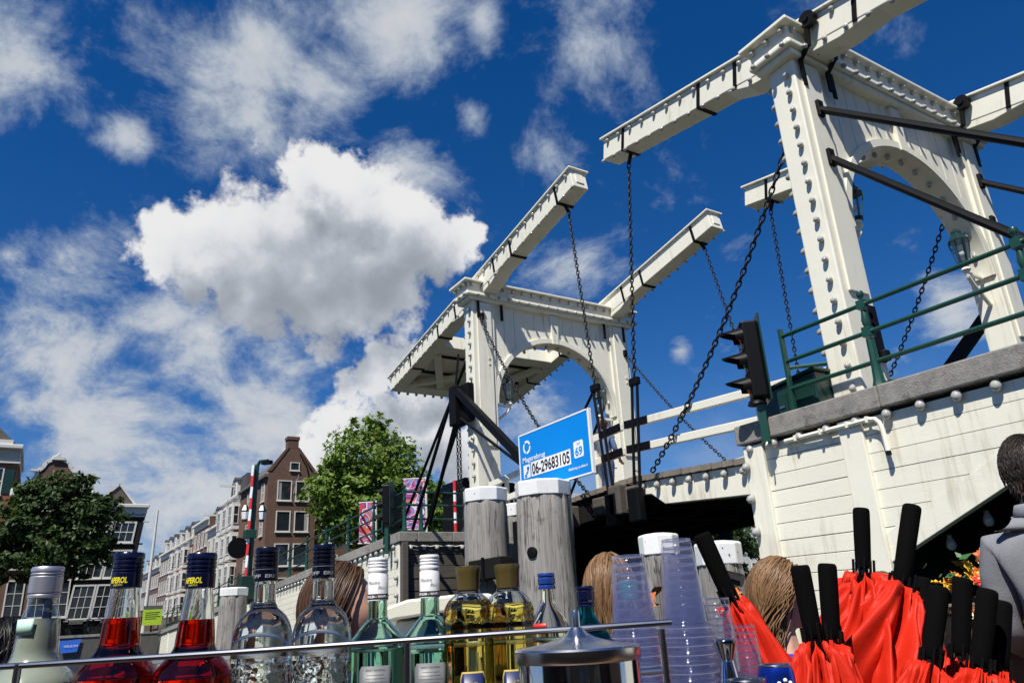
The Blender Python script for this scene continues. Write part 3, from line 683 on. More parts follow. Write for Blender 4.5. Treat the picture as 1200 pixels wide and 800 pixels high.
pile(2.72, -3.9, 2.42, .24, 'grey pile with faceted white cap behind the tall stack of cups', 4)
pile(3.76, -3.95, 2.22, .25, 'grey pile with faceted white cap beside the white wall, behind red umbrella', 5)
pile(-16.7, -5.0, 2.78, .42, 'dark grey pile with white cap far left below the signal mast', 6)
hole = MB(); hole.lathe([(.085, 0), (.075, .025), (.05, .03)], (0, 0, 0), 12)
for k, (dx, dz) in enumerate([(.17, 2.55)]):
    o = MB().lathe([(.09, -.03), (.085, .03), (.05, .04)], (0, 0, 0), 14).build('bolt_head', 'iron_black', p2_, local=True, smooth='auto')
    o.location = (.20, -.40, 2.45); o.rotation_euler = (R(90), 0, R(22))
fb_ = thing('fender_beams', 'dark timber fender beams bolted between the two broad grey piles', 'fender', (-1.4, -3.9, 1.9))
MB().box(-1.95, -.85, -4.16, -3.92, 2.12, 2.46).build('beam', 'tarred_wood', fb_, bevel=.02)
MB().box(-2.0, -.9, -4.14, -3.92, 1.55, 1.80).build('beam', 'tarred_wood', fb_, bevel=.02)
MB().box(-1.42, -1.36, -4.20, -4.165, 2.10, 2.48).build('plate', 'iron_black', fb_)
pl = MB().box(-1.55, -1.42, -3.45, -3.3, 0, 3.1); put('iron_post', pl, 'iron_black', 'black iron post standing between the two broad grey piles', 'post')
fd = thing('landing_stage', 'low grey timber landing stage between the two piles near the white wall', 'jetty', (3.3, -3.7, 0))
for k in range(6): MB().box(2.9, 3.7, -3.75, -3.68, .3 + k * .26, .55 + k * .26).build('plank', 'dark_wood', fd, bevel=.01)
lg = MB().tube([(3.86, -4.18, 1.9), (4.15, -4.05, 1.78)], [.05, .07], 8); put('mooring_hook', lg, 'iron_black', 'black iron mooring hook on the pile beside the white wall', 'hook')

# ================================================================== text and flat marks on real boards
def text_mesh(txt, size, bold=0., shear=0., xs=1.):
    cu_ = bpy.data.curves.new('t', 'FONT'); cu_.body = txt; cu_.size = size; cu_.offset = bold; cu_.shear = shear; cu_.resolution_u = 3
    ob = bpy.data.objects.new('t', cu_); COL.objects.link(ob); bpy.context.view_layer.update()
    me = bpy.data.meshes.new_from_object(ob.evaluated_get(bpy.context.evaluated_depsgraph_get()))
    bpy.data.objects.remove(ob); bpy.data.curves.remove(cu_)
    for v in me.vertices: v.co.x *= xs
    return me
def text_on(parent, txt, size, m, origin, ax, up, bold=0., shear=0., width=None, name='lettering', wrap=None):
    """lay letters on a surface: origin + ax*x + up*y (world), optionally wrapped round a cylinder (centre, radius, angle0)"""
    me = text_mesh(txt, size, bold, shear)
    xs_ = [v.co.x for v in me.vertices]; x0, x1 = min(xs_), max(xs_); k = (width / (x1 - x0)) if width else 1.
    if wrap:
        bm = bmesh.new(); bm.from_mesh(me); bmesh.ops.subdivide_edges(bm, edges=[e for e in bm.edges if e.calc_length() > size * .2], cuts=2); bm.to_mesh(me); bm.free()
    base = root_loc(parent); org, ax, up = Vector(origin), Vector(ax), Vector(up)
    for v in me.vertices:
        x, y = (v.co.x - x0) * k, v.co.y
        if wrap:
            c, r, a0, tap = wrap; rr = r + tap * y; a = a0 + x / r
            v.co = Vector((c[0] + rr * math.cos(a), c[1] + rr * math.sin(a), c[2] + y)) - base
        else: v.co = org + ax * x + up * y - base
    me.materials.clear(); me.materials.append(MATS[m]); o = bpy.data.objects.new(name, me); COL.objects.link(o); o.parent = parent
    return o

sg = thing('information_sign', 'blue rectangular bridge sign with white lettering and telephone number', 'sign', (-.46, -3.22, 3.0))
SX0, SX1, SZ0, SZ1, SY = -1.53, .60, 3.64, 4.66, -3.22
MB().box(SX0, SX1, SY, SY + .035, SZ0, SZ1).build('panel', 'sign_blue', sg, bevel=.004)
fr = MB(); w = .028
for a in ((SX0 - .012, SX1 + .012, SY - .006, SY + .045, SZ1, SZ1 + w), (SX0 - .012, SX1 + .012, SY - .006, SY + .045, SZ0 - w, SZ0), (SX0 - w, SX0 - .001, SY - .006, SY + .045, SZ0 - w, SZ1 + w), (SX1 + .001, SX1 + w + .02, SY - .006, SY + .045, SZ0 - w, SZ1 + w)): fr.box(*a)
fr.build('frame', 'sign_white', sg)
for x in (-.48, -.22): MB().box(x - .04, x + .04, SY + .05, SY + .12, 2.2, 4.6).build('support_post', 'aluminium', sg)
AXX, UPZ = (1, 0, 0), (0, 0, 1)
def flat(parent, poly, y, m, name='mark'): return MB().add([(u, y, v) for u, v in poly], [tuple(range(len(poly)))]).build(name, m, parent, fix=False)
def rrect(x0, x1, z0, z1, r, n=5):
    P_ = []
    for cx, cz, a0 in ((x1 - r, z0 + r, -90), (x1 - r, z1 - r, 0), (x0 + r, z1 - r, 90), (x0 + r, z0 + r, 180)):
        P_ += [(cx + r * math.cos(R(a0 + 90 * i / n)), cz + r * math.sin(R(a0 + 90 * i / n))) for i in range(n + 1)]
    return P_
yq = SY - .004
def ring(cx, cz, r0, r1, a0, a1, n=18):
    return [(cx + r1 * math.cos(R(a0 + (a1 - a0) * i / n)), cz + r1 * math.sin(R(a0 + (a1 - a0) * i / n))) for i in range(n + 1)] + [(cx + r0 * math.cos(R(a1 + (a0 - a1) * i / n)), cz + r0 * math.sin(R(a1 + (a0 - a1) * i / n))) for i in range(n + 1)]
for a in (20, 140, 260): flat(sg, ring(-1.28, 4.42, .075 + .008, .125, a, a + 104), yq, 'sign_white', 'emblem')
text_on(sg, 'Magerebrug', .135, 'sign_white', (-1.44, yq, 4.15), AXX, UPZ, .002, width=.74)
flat(sg, rrect(-1.43, -1.20, 3.86, 4.10, .02), yq, 'sign_white', 'icon_field')
flat(sg, [(u * .9 - 1.315, v * .9 + 3.98) for u, v in ring(-.05, .05, .075, .125, -80, 10, 8)] , yq - .002, 'sign_blue', 'telephone_mark')
for cx, cz in ((-1.275, 3.945 + .09), (-1.355, 3.90)): flat(sg, rrect(cx - .035, cx + .035, cz - .028, cz + .028, .012), yq - .002, 'sign_blue', 'telephone_mark')
flat(sg, [(-1.17, 3.86), (.06, 3.86), (.06, 4.12), (-1.17, 4.12)], yq, 'sign_white', 'number_field')
text_on(sg, '06-29683105', .275, 'sign_black', (-1.14, yq - .003, 3.895), AXX, UPZ, .006, width=1.17)
flat(sg, rrect(.16, .43, 3.93, 4.21, .035), yq, 'sign_white', 'channel_field')
text_on(sg, 'VHF', .062, 'sign_blue', (.245, yq - .002, 4.135), AXX, UPZ, .0, width=.10)
text_on(sg, '69', .20, 'sign_blue', (.195, yq - .002, 3.965), AXX, UPZ, .005, width=.20)
text_on(sg, 'Bediening op afstand', .062, 'sign_white', (-.02, yq, 3.755), AXX, UPZ, .001, width=.52)
text_on(sg, 'nautisch', .055, 'sign_white', (-1.36, yq, 3.755), AXX, UPZ, .001, width=.17)
for z in (3.715, 3.69): flat(sg, [(-1.2, z), (-.75, z), (-.75, z + .008), (-1.2, z + .008)], yq, 'sign_white', 'small_print')
flat(sg, ring(-1.40, 3.775, .012, .022, 0, 330, 12), yq, 'sign_white', 'emblem')

# ================================================================== traffic signals for boats
def signal(label, loc, rz, lens, foot):
    t = thing('boat_signal', label, 'traffic light', loc, 'boat traffic lights', (0, 0, rz))      # local -Y is the face
    MB().box(-.13, .13, -.06, .14, 0, 1.02).build('housing', 'plastic_black', t, local=True, bevel=.03)
    MB().box(-.17, .17, .145, .165, -.05, 1.10).build('backplate', 'green_box', t, local=True, bevel=.005)
    for k, c in enumerate(lens):
        z = .18 + .33 * k
        l = MB().lathe([(.10, 0), (.09, .02), (.05, .035), (.004, .04)], (0, 0, 0), 18).build('lens', c, t, local=True, smooth='auto'); l.location = (0, -.065, z); l.rotation_euler = (R(90), 0, 0)
        vs = []; fs = []; n = 14
        for i in range(n + 1):
            a = R(-35 + 250 * i / n); up_ = max(0, math.sin(a))
            for r_ in (.118, .126): vs.append((r_ * math.cos(a), -.05, z + r_ * math.sin(a)))
            dl = .10 + .20 * up_
            for r_ in (.118, .126): vs.append((r_ * math.cos(a) * .93, -.05 - dl, z + r_ * math.sin(a) * .95 - .06 * up_))
        for i in range(n):
            a = i * 4; fs += [(a, a + 4, a + 6, a + 2), (a + 1, a + 3, a + 7, a + 5), (a + 2, a + 6, a + 7, a + 3), (a, a + 1, a + 5, a + 4)]
        MB().add(vs, fs).build('hood', 'plastic_black', t, local=True, smooth='auto')
        MB().box(-.11, .11, -.075, -.062, z + .14, z + .17).build('rib', 'plastic_black', t, local=True)
    foot(t); return t
def foot_r(t):
    MB().box(-.05, .05, -.02, .08, -.55, -.06).build('bracket', 'green_paint', t, local=True, bevel=.01)
    MB().lathe([(.12, -.07), (.10, -.02), (.07, .0)], (0, 0, 0), 12).build('collar', 'plastic_black', t, local=True, smooth='auto')
    MB().tube([(0, .05, -.5), (.06, .02, -.58), (.10, .0, -.60)], .012, 6).build('cable', 'white_paint', t, local=True, smooth='auto')
signal('black three-lamp boat signal bolted to the concrete coping at right', (4.06, -3.22, 3.93), R(-40), ('signal_red', 'signal_green', 'signal_red'), foot_r)
def foot_l(t):
    MB().box(-.05, .05, -.02, .08, -.75, -.02).build('bracket', 'green_paint', t, local=True, bevel=.01)
signal('dark three-lamp boat signal on the end of the left approach wall', (-8.65, -2.98, 3.90), R(-40), ('signal_red', 'signal_green', 'signal_red'), foot_l)
bp_ = MB().box(-.02, .02, -.55, .55, 0, 1.15); o = put('signal_board', bp_, 'green_box', 'dark green metal board behind the boat signal on the left approach', 'board', base=(0, 0, 0)); o.location = (-9.5, -2.45, 3.75); o.rotation_euler = (0, 0, R(38))
gc = thing('control_cabinet', 'dark green metal control cabinet at the foot of the nearest tower', 'cabinet', (4.3, -2.2, 3.55))
MB().prism([(3.72, 3.56), (4.58, 3.56), (4.58, 4.22), (3.72, 4.12)], lambda u, v, q: (u, q, v), -2.72, -2.0).build('body', 'green_box', gc, bevel=.02)
MB().prism([(3.68, 4.125), (4.62, 4.225), (4.62, 4.265), (3.68, 4.165)], lambda u, v, q: (u, q, v), -2.76, -1.96).build('lid', 'green_box', gc, bevel=.01)
for x0, x1 in ((3.76, 4.13), (4.17, 4.54)): MB().box(x0, x1, -2.74, -2.722, 3.72, 4.06).build('door', 'green_box', gc, bevel=.008)
MB().box(4.02, 4.10, -2.755, -2.742, 3.86, 3.89).build('handle', 'aluminium', gc)

# ================================================================== lanterns on the tower posts
def lantern(label, p, sy):
    x, y, z = p; t = thing('lantern', label, 'lantern', (x, y, z), 'lanterns on the tower posts')
    h = .62
    fr_ = MB(); 
    for k in range(6):
        a = R(60 * k + 30); b2 = R(60 * k + 90)
        fr_.bar((x + .09 * math.cos(a), y + .09 * math.sin(a), z + .03), (x + .15 * math.cos(a), y + .15 * math.sin(a), z + .40), .016, .016)
    fr_.build('frame', 'lamp_frame', t)
    MB().lathe([(.10, 0), (.095, .03)], (x, y, z), 6).build('base_ring', 'lamp_frame', t)
    MB().lathe([(.085, .03), (.143, .40)], (x, y, z), 6, False, False).build('glass', 'lamp_glass', t)
    MB().lathe([(.17, .395), (.16, .42), (.10, .50), (.085, .53), (.09, .56), (.05, .60), (.02, .64)], (x, y, z), 6).build('roof', 'lamp_frame', t, bevel=.006)
    MB().ball((x, y, z + .19), .045, 10, 6, 1.5).build('lamp', 'sign_white', t, smooth=True)
    MB().lathe([(.06, -.02), (.05, -.06), (.075, -.10), (.03, -.16), (.02, -.24)], (x, y, z), 12).build('socket', 'white_paint', t, smooth='auto')
    MB().tube([(x, y, z - .2), (x, y + sy * .12, z - .34), (x, y + sy * .46, z - .62)], .035, 8).build('arm', 'white_paint', t, smooth='auto')
    MB().bar((x, y + sy * .0, z - .16), (x, y + sy * .47, z - .16), .05, .06).build('bracket', 'white_paint', t, bevel=.01)
    return t
lantern('lantern inside the arch on the near post of the farther tower', (-4.8, -1.36, 6.42), -1)
lantern('lantern inside the arch on the far post of the farther tower', (-4.8, 1.40, 6.35), 1)
lantern('lantern beside the near post of the nearest tower', (4.8, -1.38, 6.55), -1)
lantern('lantern inside the arch on the far post of the nearest tower', (4.8, 1.34, 6.42), 1)
MB().box(5.02, 5.06, -2.05, -1.86, 4.28, 5.05).build('speaker_panel', 'iron_black', t2, bevel=.02)
MB().box(5.06, 5.14, -2.02, -1.90, 4.28, 4.42).build('speaker_base', 'iron_black', t2, bevel=.02)
MB().tube([(5.0, -1.95, 3.98), (5.09, -1.95, 3.98)], .06, 12).build('bolt', 'iron_black', t2, smooth='auto')
# ================================================================== houses on the far quay
def brick(name, c1, c2, mortar=(.20, .18, .16), sc_=1.):
    m = bpy.data.materials.new(name); m.use_nodes = True; T = NT(m.node_tree); b = T.t.nodes['Principled BSDF']; b.inputs['Roughness'].default_value = .85; b.inputs['Specular IOR Level'].default_value = .2
    tc = T.n('ShaderNodeTexCoord').outputs['Object']; sp = T.n('ShaderNodeSeparateXYZ'); T.put(sp.inputs[0], tc); cb = T.n('ShaderNodeCombineXYZ')
    T.put(cb.inputs[0], T.m('ADD', sp.outputs[0], sp.outputs[1])); T.put(cb.inputs[1], sp.outputs[2])
    bt = T.n('ShaderNodeTexBrick'); T.put(bt.inputs['Vector'], cb.outputs[0]); bt.inputs['Color1'].default_value = (*c1, 1); bt.inputs['Color2'].default_value = (*c2, 1); bt.inputs['Mortar'].default_value = (*mortar, 1)
    bt.inputs['Scale'].default_value = 4. * sc_; bt.inputs['Mortar Size'].default_value = .012; bt.inputs['Brick Width'].default_value = .9; bt.inputs['Row Height'].default_value = .27
    k = T.m('ADD', .72, T.m('MULTIPLY', T.noise(tc, .9, 5, .65), .56)); T.put(b.inputs['Base Color'], T.v('SCALE', bt.outputs[0], scale=k)); MATS[name] = m
brick('brick_red', (.30, .115, .06), (.25, .09, .05)); brick('brick_brown', (.155, .088, .062), (.125, .07, .05), (.14, .12, .10)); brick('brick_grey', (.17, .125, .10), (.14, .10, .085)); brick('brick_dark', (.13, .06, .045), (.10, .05, .04))
mat('black_render', (.014, .014, .015), .75, spec=.2, var=.2, scale=2); mat('cream_render', (.50, .47, .40), .7, var=.08, scale=1)
def tiles(name, c, s=3.2):
    m = bpy.data.materials.new(name); m.use_nodes = True; T = NT(m.node_tree); b = T.t.nodes['Principled BSDF']; b.inputs['Roughness'].default_value = .75
    tc = T.n('ShaderNodeTexCoord').outputs['Object']; wv = T.n('ShaderNodeTexWave', wave_type='BANDS', bands_direction='DIAGONAL'); T.put(wv.inputs['Vector'], tc); wv.inputs['Scale'].default_value = s
    n_ = T.noise(tc, 5, 4, .6); k = T.m('ADD', .45, T.m('ADD', T.m('MULTIPLY', wv.outputs[1], .45), T.m('MULTIPLY', n_, .55))); T.put(b.inputs['Base Color'], T.v('SCALE', c, scale=k))
    bp = T.n('ShaderNodeBump'); bp.inputs['Strength'].default_value = .6; bp.inputs['Distance'].default_value = .05; T.put(bp.inputs['Height'], wv.outputs[1]); T.put(b.inputs['Normal'], bp.outputs[0]); MATS[name] = m
tiles('roof_tile', (.12, .10, .085)); tiles('roof_slate', (.055, .055, .058))
WQ = random.Random(31); mat('curtain', (.30, .29, .27), .9, var=.15, scale=3)
class Face:
    """a facade: u runs to the viewer's right along it, z up, w out of it"""
    def __init__(s, parent, org, ax, nrm, shear=0.): s.p, s.o, s.a, s.n, s.sh = parent, Vector(org), Vector(ax), Vector(nrm), shear
    def pt(s, u, z, w): return s.o + s.a * (u + s.sh * (z - 6)) + s.n * w + Vector((0, 0, z - s.o.z))
    def slab(s, name, m, poly, w0, w1, parent=None, bevel=0.): return MB().prism(poly, lambda u, z, w: s.pt(u, z, w), w0, w1).build(name, m, parent or s.p, bevel=bevel)
    def rect(s, name, m, u0, u1, z0, z1, w0, w1, parent=None, bevel=0.): return s.slab(name, m, [(u0, z0), (u1, z0), (u1, z1), (u0, z1)], w0, w1, parent, bevel)
    def window(s, u, z, wd, h, nx=2, ny=3, fw=.10, frame='house_white', glass='window_pane', sill=True, mw=.045, out=0.):
        mb = MB(); u0, u1, z0, z1 = u - wd / 2, u + wd / 2, z - h / 2, z + h / 2
        def r(a, b, c, d, w0, w1): mb.prism([(a, c), (b, c), (b, d), (a, d)], lambda q, zz, w: s.pt(q, zz, w), w0 + out, w1 + out)
        r(u0 - fw, u0, z0 - fw, z1 + fw, -.1, .07); r(u1, u1 + fw, z0 - fw, z1 + fw, -.1, .07); r(u0, u1, z1, z1 + fw, -.1, .07); r(u0, u1, z0 - fw, z0, -.1, .07)
        for i in range(1, nx): c = u0 + wd * i / nx; r(c - mw / 2, c + mw / 2, z0, z1, .012, .045)
        for j in range(1, ny): c = z0 + h * j / ny; k = mw * (1.6 if ny in (2, 4) and j == ny // 2 else 1); r(u0, u1, c - k / 2, c + k / 2, .010, .05)
        w = mb.build('window', frame, s.p)
        MB().prism([(u0, z0), (u1, z0), (u1, z1), (u0, z1)], lambda q, zz, ww: s.pt(q, zz, ww), .004 + out, .010 + out).build('pane', glass, w)
        if WQ.random() < .42:
            sd_ = WQ.choice((0, 1)); cw_ = wd * WQ.uniform(.22, .42); ch_ = h * WQ.choice((1., 1., .5)); ca = u0 if sd_ else u1 - cw_
            MB().prism([(ca, z1 - ch_), (ca + cw_, z1 - ch_), (ca + cw_, z1), (ca, z1)], lambda q, zz, ww: s.pt(q, zz, ww), .0108 + out, .0116 + out).build('curtain', 'curtain', w)
        if sill: MB().prism([(u0 - fw - .05, z0 - fw - .08), (u1 + fw + .05, z0 - fw - .08), (u1 + fw + .05, z0 - fw - .002), (u0 - fw - .05, z0 - fw - .002)], lambda q, zz, ww: s.pt(q, zz, ww), .0 + out, .14 + out).build('sill', frame, w)
        return w
HX = -60.; G0 = 1.5
def house(name, label, loc): return thing(name, label, 'house', loc, 'houses on the far quay')
# --- red brick house at the left edge
h = house('brick_house', 'red brick house with heavy white cornice at the left edge', (HX, -18.5, G0)); F = Face(h, (HX, 0, G0), (0, 1, 0), (1, 0, 0))
F.rect('wall', 'brick_red', -25, -13.05, G0, 14.6, -10, 0)
F.rect('frieze', 'cream_render', -25, -13.0, 14.6, 15.6, -10, .12); F.rect('cornice', 'house_white', -25.1, -12.85, 15.6, 15.95, -10, .55, bevel=.06); F.rect('cornice', 'house_white', -25.1, -12.92, 14.5, 14.62, -9.9, .22)
F.slab('roof', 'roof_tile', [(-25, 15.96), (-13.2, 15.96), (-16, 18.6), (-22, 18.6)], -9.5, -.4)
for u in (-23, -20.2, -17.4, -14.6):
    for z, hh in ((13.1, 1.9), (10.2, 2.1), (7, 2.2), (3.8, 2.4)):
        F.window(u, z, 1.3, hh, 2, 2); 
        if z > 11: F.rect('shutter', 'green_box', u + .8, u + 1.45, z - hh / 2, z + hh / 2, 0, .06)
F.rect('pediment', 'house_white', -14.6, -13.6, 15.96, 16.3, -.3, .4)
# --- brown bell-gable house
h = house('gabled_house', 'brown brick house with white-edged bell gable behind the left tree', (HX, -10.4, G0)); F = Face(h, (HX, 0, G0), (0, 1, 0), (1, 0, 0))
c = -10.35
half = [(2.6, 12.0), (2.45, 12.15), (1.95, 12.5), (1.55, 13.0), (1.35, 13.6), (1.32, 14.0), (1.0, 14.3), (.8, 14.75), (.45, 14.95)]
gp = [(c + a, z) for a, z in half] + [(c - a, z) for a, z in reversed(half)]
F.slab('wall', 'brick_brown', [(c - 2.65, G0), (c + 2.4, G0)] + [(c + min(a, 2.4), z) for a, z in half] + [(c - a, z) for a, z in reversed(half)], -.5, 0)
F.rect('body', 'brick_dark', c - 2.6, c + 2.35, G0, 11.9, -10, -.51)
for sgn in (-1, 1):
    mb = MB()
    for (a, z), (a2, z2) in zip(half[:-1], half[1:]):
        mb.bar(F.pt(c + sgn * a, z, .0), F.pt(c + sgn * a2, z2, .0), .3, .16, (1, 0, 0))
    mb.build('gable_trim', 'house_white', h)
    F.rect('gable_shoulder', 'house_white', c + sgn * 1.5 - .28, c + sgn * 1.5 + .28, 13.95, 14.12, -.2, .25); F.rect('gable_scroll', 'house_white', c + sgn * 2.5 - .4, c + sgn * 2.5 + .4, 11.9, 12.6, -.2, .2, bevel=.15)
F.slab('crest', 'house_white', [(c - .5, 14.9), (c + .5, 14.9), (c + .42, 15.2), (c + .2, 15.3), (c, 15.6), (c - .2, 15.3), (c - .42, 15.2)], -.15, .2, bevel=.05)
F.rect('roundel', 'house_white', c - .45, c - .15, 13.4, 13.7, 0, .08, bevel=.05)
F.slab('roof', 'roof_tile', [(c - 2.6, 11.95), (c + 2.35, 11.95), (c + .2, 14.2), (c - .2, 14.2)], -10, -.5)
mb = MB(); mb.box(HX - 4.2, HX - 3.5, -8.0, -7.4, 12, 14.6); mb.build('chimney', 'cream_render', h)
for z, hh in ((10.6, 1.8), (7.6, 2.0), (4.3, 2.6)):
    for u in (c - 1.5, c, c + 1.5): F.window(u, z, 1.0, hh, 2, 3)
# --- black painted house, leaning
h = house('black_house', 'black painted leaning house with white sash windows and white cornice', (HX, -5.8, G0)); F = Face(h, (HX, 0, G0), (0, 1, 0), (1, 0, 0), .105)
F.rect('wall', 'black_render', -8.15, -3.98, G0, 10.75, -9, 0)
F.rect('cornice', 'house_white', -8.2, -3.95, 10.75, 11.25, -1, .14); F.rect('cornice', 'house_white', -8.3, -3.85, 11.25, 11.55, -1, .42, bevel=.05); F.rect('cornice', 'house_white', -8.2, -3.95, 10.55, 10.68, -.2, .08)
F.slab('gable', 'roof_tile', [(-7.9, 11.5), (-4.9, 11.5), (-6.45, 13.2)], -8.5, -.25)
for sgn in ((-7.9, -6.45), (-4.9, -6.45)): MB().bar(F.pt(sgn[0], 11.52, -.2), F.pt(sgn[1], 13.24, -.2), .16, .1, (1, 0, 0)).build('bargeboard', 'house_white', h)
for z, hh, w, us in ((9.30, 1.45, 1.45, (-6.95, -5.35)), (6.80, 1.95, 1.5, (-7.05, -5.25)), (3.95, 2.35, 1.35, (-7.15, -5.5)), (3.95, 2.35, .7, (-4.5,))):
    for u in us: F.window(u, z, w, hh, 3 if w > 1 else 2, 3 if hh > 2 else 2, .13)
F.rect('hoist_beam', 'house_white', -4.05, -3.6, 10.1, 10.2, 0, .3); F.rect('hoist_beam', 'iron_black', -4.05, -3.75, 8.3, 8.4, 0, .3)
for u in (-7.2, -5.0): F.rect('flower_box', 'stone_dark', u - .5, u + .5, 2.35, 2.6, .05, .35)
# --- corner house with brown gable and the row along the street
h = house('corner_house', 'brown brick corner house with steep gable and chimney beside the green tree', (HX, 9, G0)); F = Face(h, (HX, 0, G0), (0, 1, 0), (1, 0, 0))
F.slab('wall', 'brick_brown', [(6.4, G0), (10.9, G0), (10.9, 14.6), (10.35, 15.0), (9.05, 17.1), (8.05, 17.1), (6.62, 15.0), (6.4, 14.6)], -.4, 0)
F.rect('body', 'brick_brown', 6.41, 10.88, G0, 14.5, -11, -.41)
F.rect('chimney', 'brick_dark', 8.05, 9.05, 17.1, 18.2, -.9, 0); F.rect('chimney_cap', 'brick_dark', 7.97, 9.13, 17.95, 18.25, -.95, .06)
F.slab('roof', 'roof_tile', [(6.25, 14.5), (10.9, 14.5), (8.7, 16.9), (8.4, 16.9)], -11, -.41)
F.slab('verge', 'brick_dark', [(6.3, 14.9), (6.65, 14.9), (8.2, 17.2), (8.0, 17.2)], -.5, .06)
F.slab('verge', 'brick_dark', [(10.95, 14.9), (10.6, 14.9), (8.95, 17.2), (9.15, 17.2)], -.5, .06)
for u in (7.93, 9.6):
    F.window(u, 13.13, 1.15, 1.7, 1, 1, .09, mw=.06); F.window(u, 10.35, 1.15, 1.7, 1, 1, .09); F.window(u, 7.4, 1.15, 1.8, 1, 1, .09); F.window(u, 4.2, 1.2, 2.3, 1, 2, .09)
F.window(8.78, 15.4, .75, .65, 1, 1, .07)
F2 = Face(h, (0, 6.4, G0), (1, 0, 0), (0, -1, 0))
for u in (-61.6, -64.4, -67.2): F2.window(u, 13.1, .9, 1.5, 2, 2, .08); F2.window(u, 10, .9, 1.5, 2, 2, .08); F2.window(u, 6.6, .9, 1.7, 2, 2, .08)
F2.rect('gutter', 'stone_dark', -71, -60, 14.35, 14.6, 0, .35)
MB().tube([(HX + .06, 9.2, 16.6), (HX + .06, 9.9, 15.4), (HX + .06, 10.1, 14.6)], .06, 6).build('pipe', 'iron_black', h)
fl = thing('house_flag', 'small red white and blue flag on the brown corner house', 'flag', (HX + .1, 9.1, 13)); MB().tube([(HX + .05, 8.75, 12.9), (HX + .9, 8.95, 14.5)], .03, 6).build('flag_pole', 'house_white', fl)
for k, cc in enumerate(('sign_blue', 'sign_white', 'red_paint')): MB().prism([(8.95 - .28 * k, 14.4 - .42 * k), (8.67 - .28 * k, 13.98 - .42 * k), (8.5 - .26 * k, 13.7 - .35 * k), (8.75 - .26 * k, 14.05 - .35 * k)], lambda u, z, w: (w, u, z), HX + .78, HX + .8).build('cloth', cc, fl)
h = house('brick_annex', 'low brown brick building with tall white window between corner house and tree', (HX, 13.5, G0)); F = Face(h, (HX, 0, G0), (0, 1, 0), (1, 0, 0))
F.rect('wall', 'brick_brown', 10.92, 17, G0, 13.9, -9, -.3); F.rect('cornice', 'house_white', 10.9, 17.1, 13.9, 14.2, -9, .1)
for u in (12.4, 14.9): F.window(u, 9.6, 1.5, 2.2, 2, 2, .1, out=-.3); F.window(u, 6.2, 1.5, 2.2, 2, 2, .1, out=-.3)
MB().box(HX - 1, HX - .96, 11, 17, 14.9, 14.95).build('roof_rail', 'house_white', h)
for y in (11, 12.5, 14, 15.5, 17): MB().box(HX - 1, HX - .95, y - .03, y + .03, 14.2, 14.9).build('roof_rail_post', 'house_white', h)
# street row, seen obliquely: one house after another
ROW = [(-71, -79.5, 14.6, 'brick_grey', 'white', 'tall narrow house with white bay windows next to the corner house'), (-79.5, -88, 12.6, 'cream_render', 'plain', 'cream fronted house with tiled roof in the street row'), (-88, -98, 14.2, 'brick_brown', 'plain', 'brown brick house with dark gabled roof and chimney in the street row'),
       (-98, -113, 12.9, 'brick_red', 'bay', 'long red brick house with three tiers of white bay windows'), (-113, -128, 13.0, 'brick_grey', 'plain', 'grey brick house far down the street row'), (-128, -150, 11.5, 'brick_dark', 'plain', 'dark brick house at the far end of the street row')]
for i, (xa, xb, top, mt, kind, lab) in enumerate(ROW):
    h = house('row_house', lab, ((xa + xb) / 2, 6.5, G0)); F = Face(h, (0, 6.5 - .04 * (i % 2), G0), (1, 0, 0), (0, -1, 0)); L = xa - xb
    F.rect('wall', mt, xb + .01, xa - .01, G0, top, -10, 0); F.rect('cornice', 'house_white', xb, xa, top - .3, top, 0, .45, bevel=.04); F.rect('frieze', 'house_white', xb + .02, xa - .02, top - .9, top - .32, 0, .08)
    if i in (1, 2):
        MB().prism([(6.5, top), (16.4, top), (11.5, top + 4.2)], lambda u, z, w: (w, u, z), xb + .1, xa - .1).build('roof', 'roof_tile' if i == 1 else 'roof_slate', h)
        MB().box((xa + xb) / 2 - .6, (xa + xb) / 2 + .5, 10.8, 12, top + 3.2, top + 5.6).build('chimney', 'brick_dark', h)
    else: F.slab('roof', 'roof_slate', [(xb + .2, top), (xa - .2, top), (xa - .6, top + 2.2), (xb + .6, top + 2.2)], -8, -.5)
    if i != 2:
        for k in range(max(1, int(L / 4.5))):
            u = xb + L * (k + .5) / max(1, int(L / 4.5)); F.rect('dormer', 'house_white', u - .8, u + .8, top, top + 1.9, -2.2, -.15); F.window(u, top + .95, .9, 1.2, 1, 2, .08, sill=False, out=-.14); F.slab('dormer_roof', 'roof_slate', [(u - 1, top + 1.9), (u + 1, top + 1.9), (u, top + 2.3)], -2.3, .0)
        F.rect('hoist_beam', 'house_white', (xa + xb) / 2 - .1, (xa + xb) / 2 + .1, top + 1.2, top + 1.4, -.5, 1.5)
    n = int(L / 2.4); rows = [top - 2.3 - 3. * k for k in range(int((top - 3) / 3.))]
    for j, z in enumerate(rows):
        for k in range(n):
            u = xb + L * (k + .5) / n
            if kind == 'bay' and k % 2 == 0 or kind == 'white':
                bw = 1.9 if kind == 'white' else 2.2
                F.rect('bay', 'house_white', u - bw / 2, u + bw / 2, z - 1.35, z + 1.35, 0, .75)
                F.window(u, z + .1, bw - .5, 1.7, 2, 2, .1, out=.75, sill=False)
                FS = Face(h, F.pt(u + bw / 2 + .002, G0, 0), (0, 1, 0), (1, 0, 0)); FS.window(-.38, z + .1, .42, 1.7, 1, 2, .06, sill=False)
            else: F.window(u, z, 1.05, 1.8, 2, 2, .11)
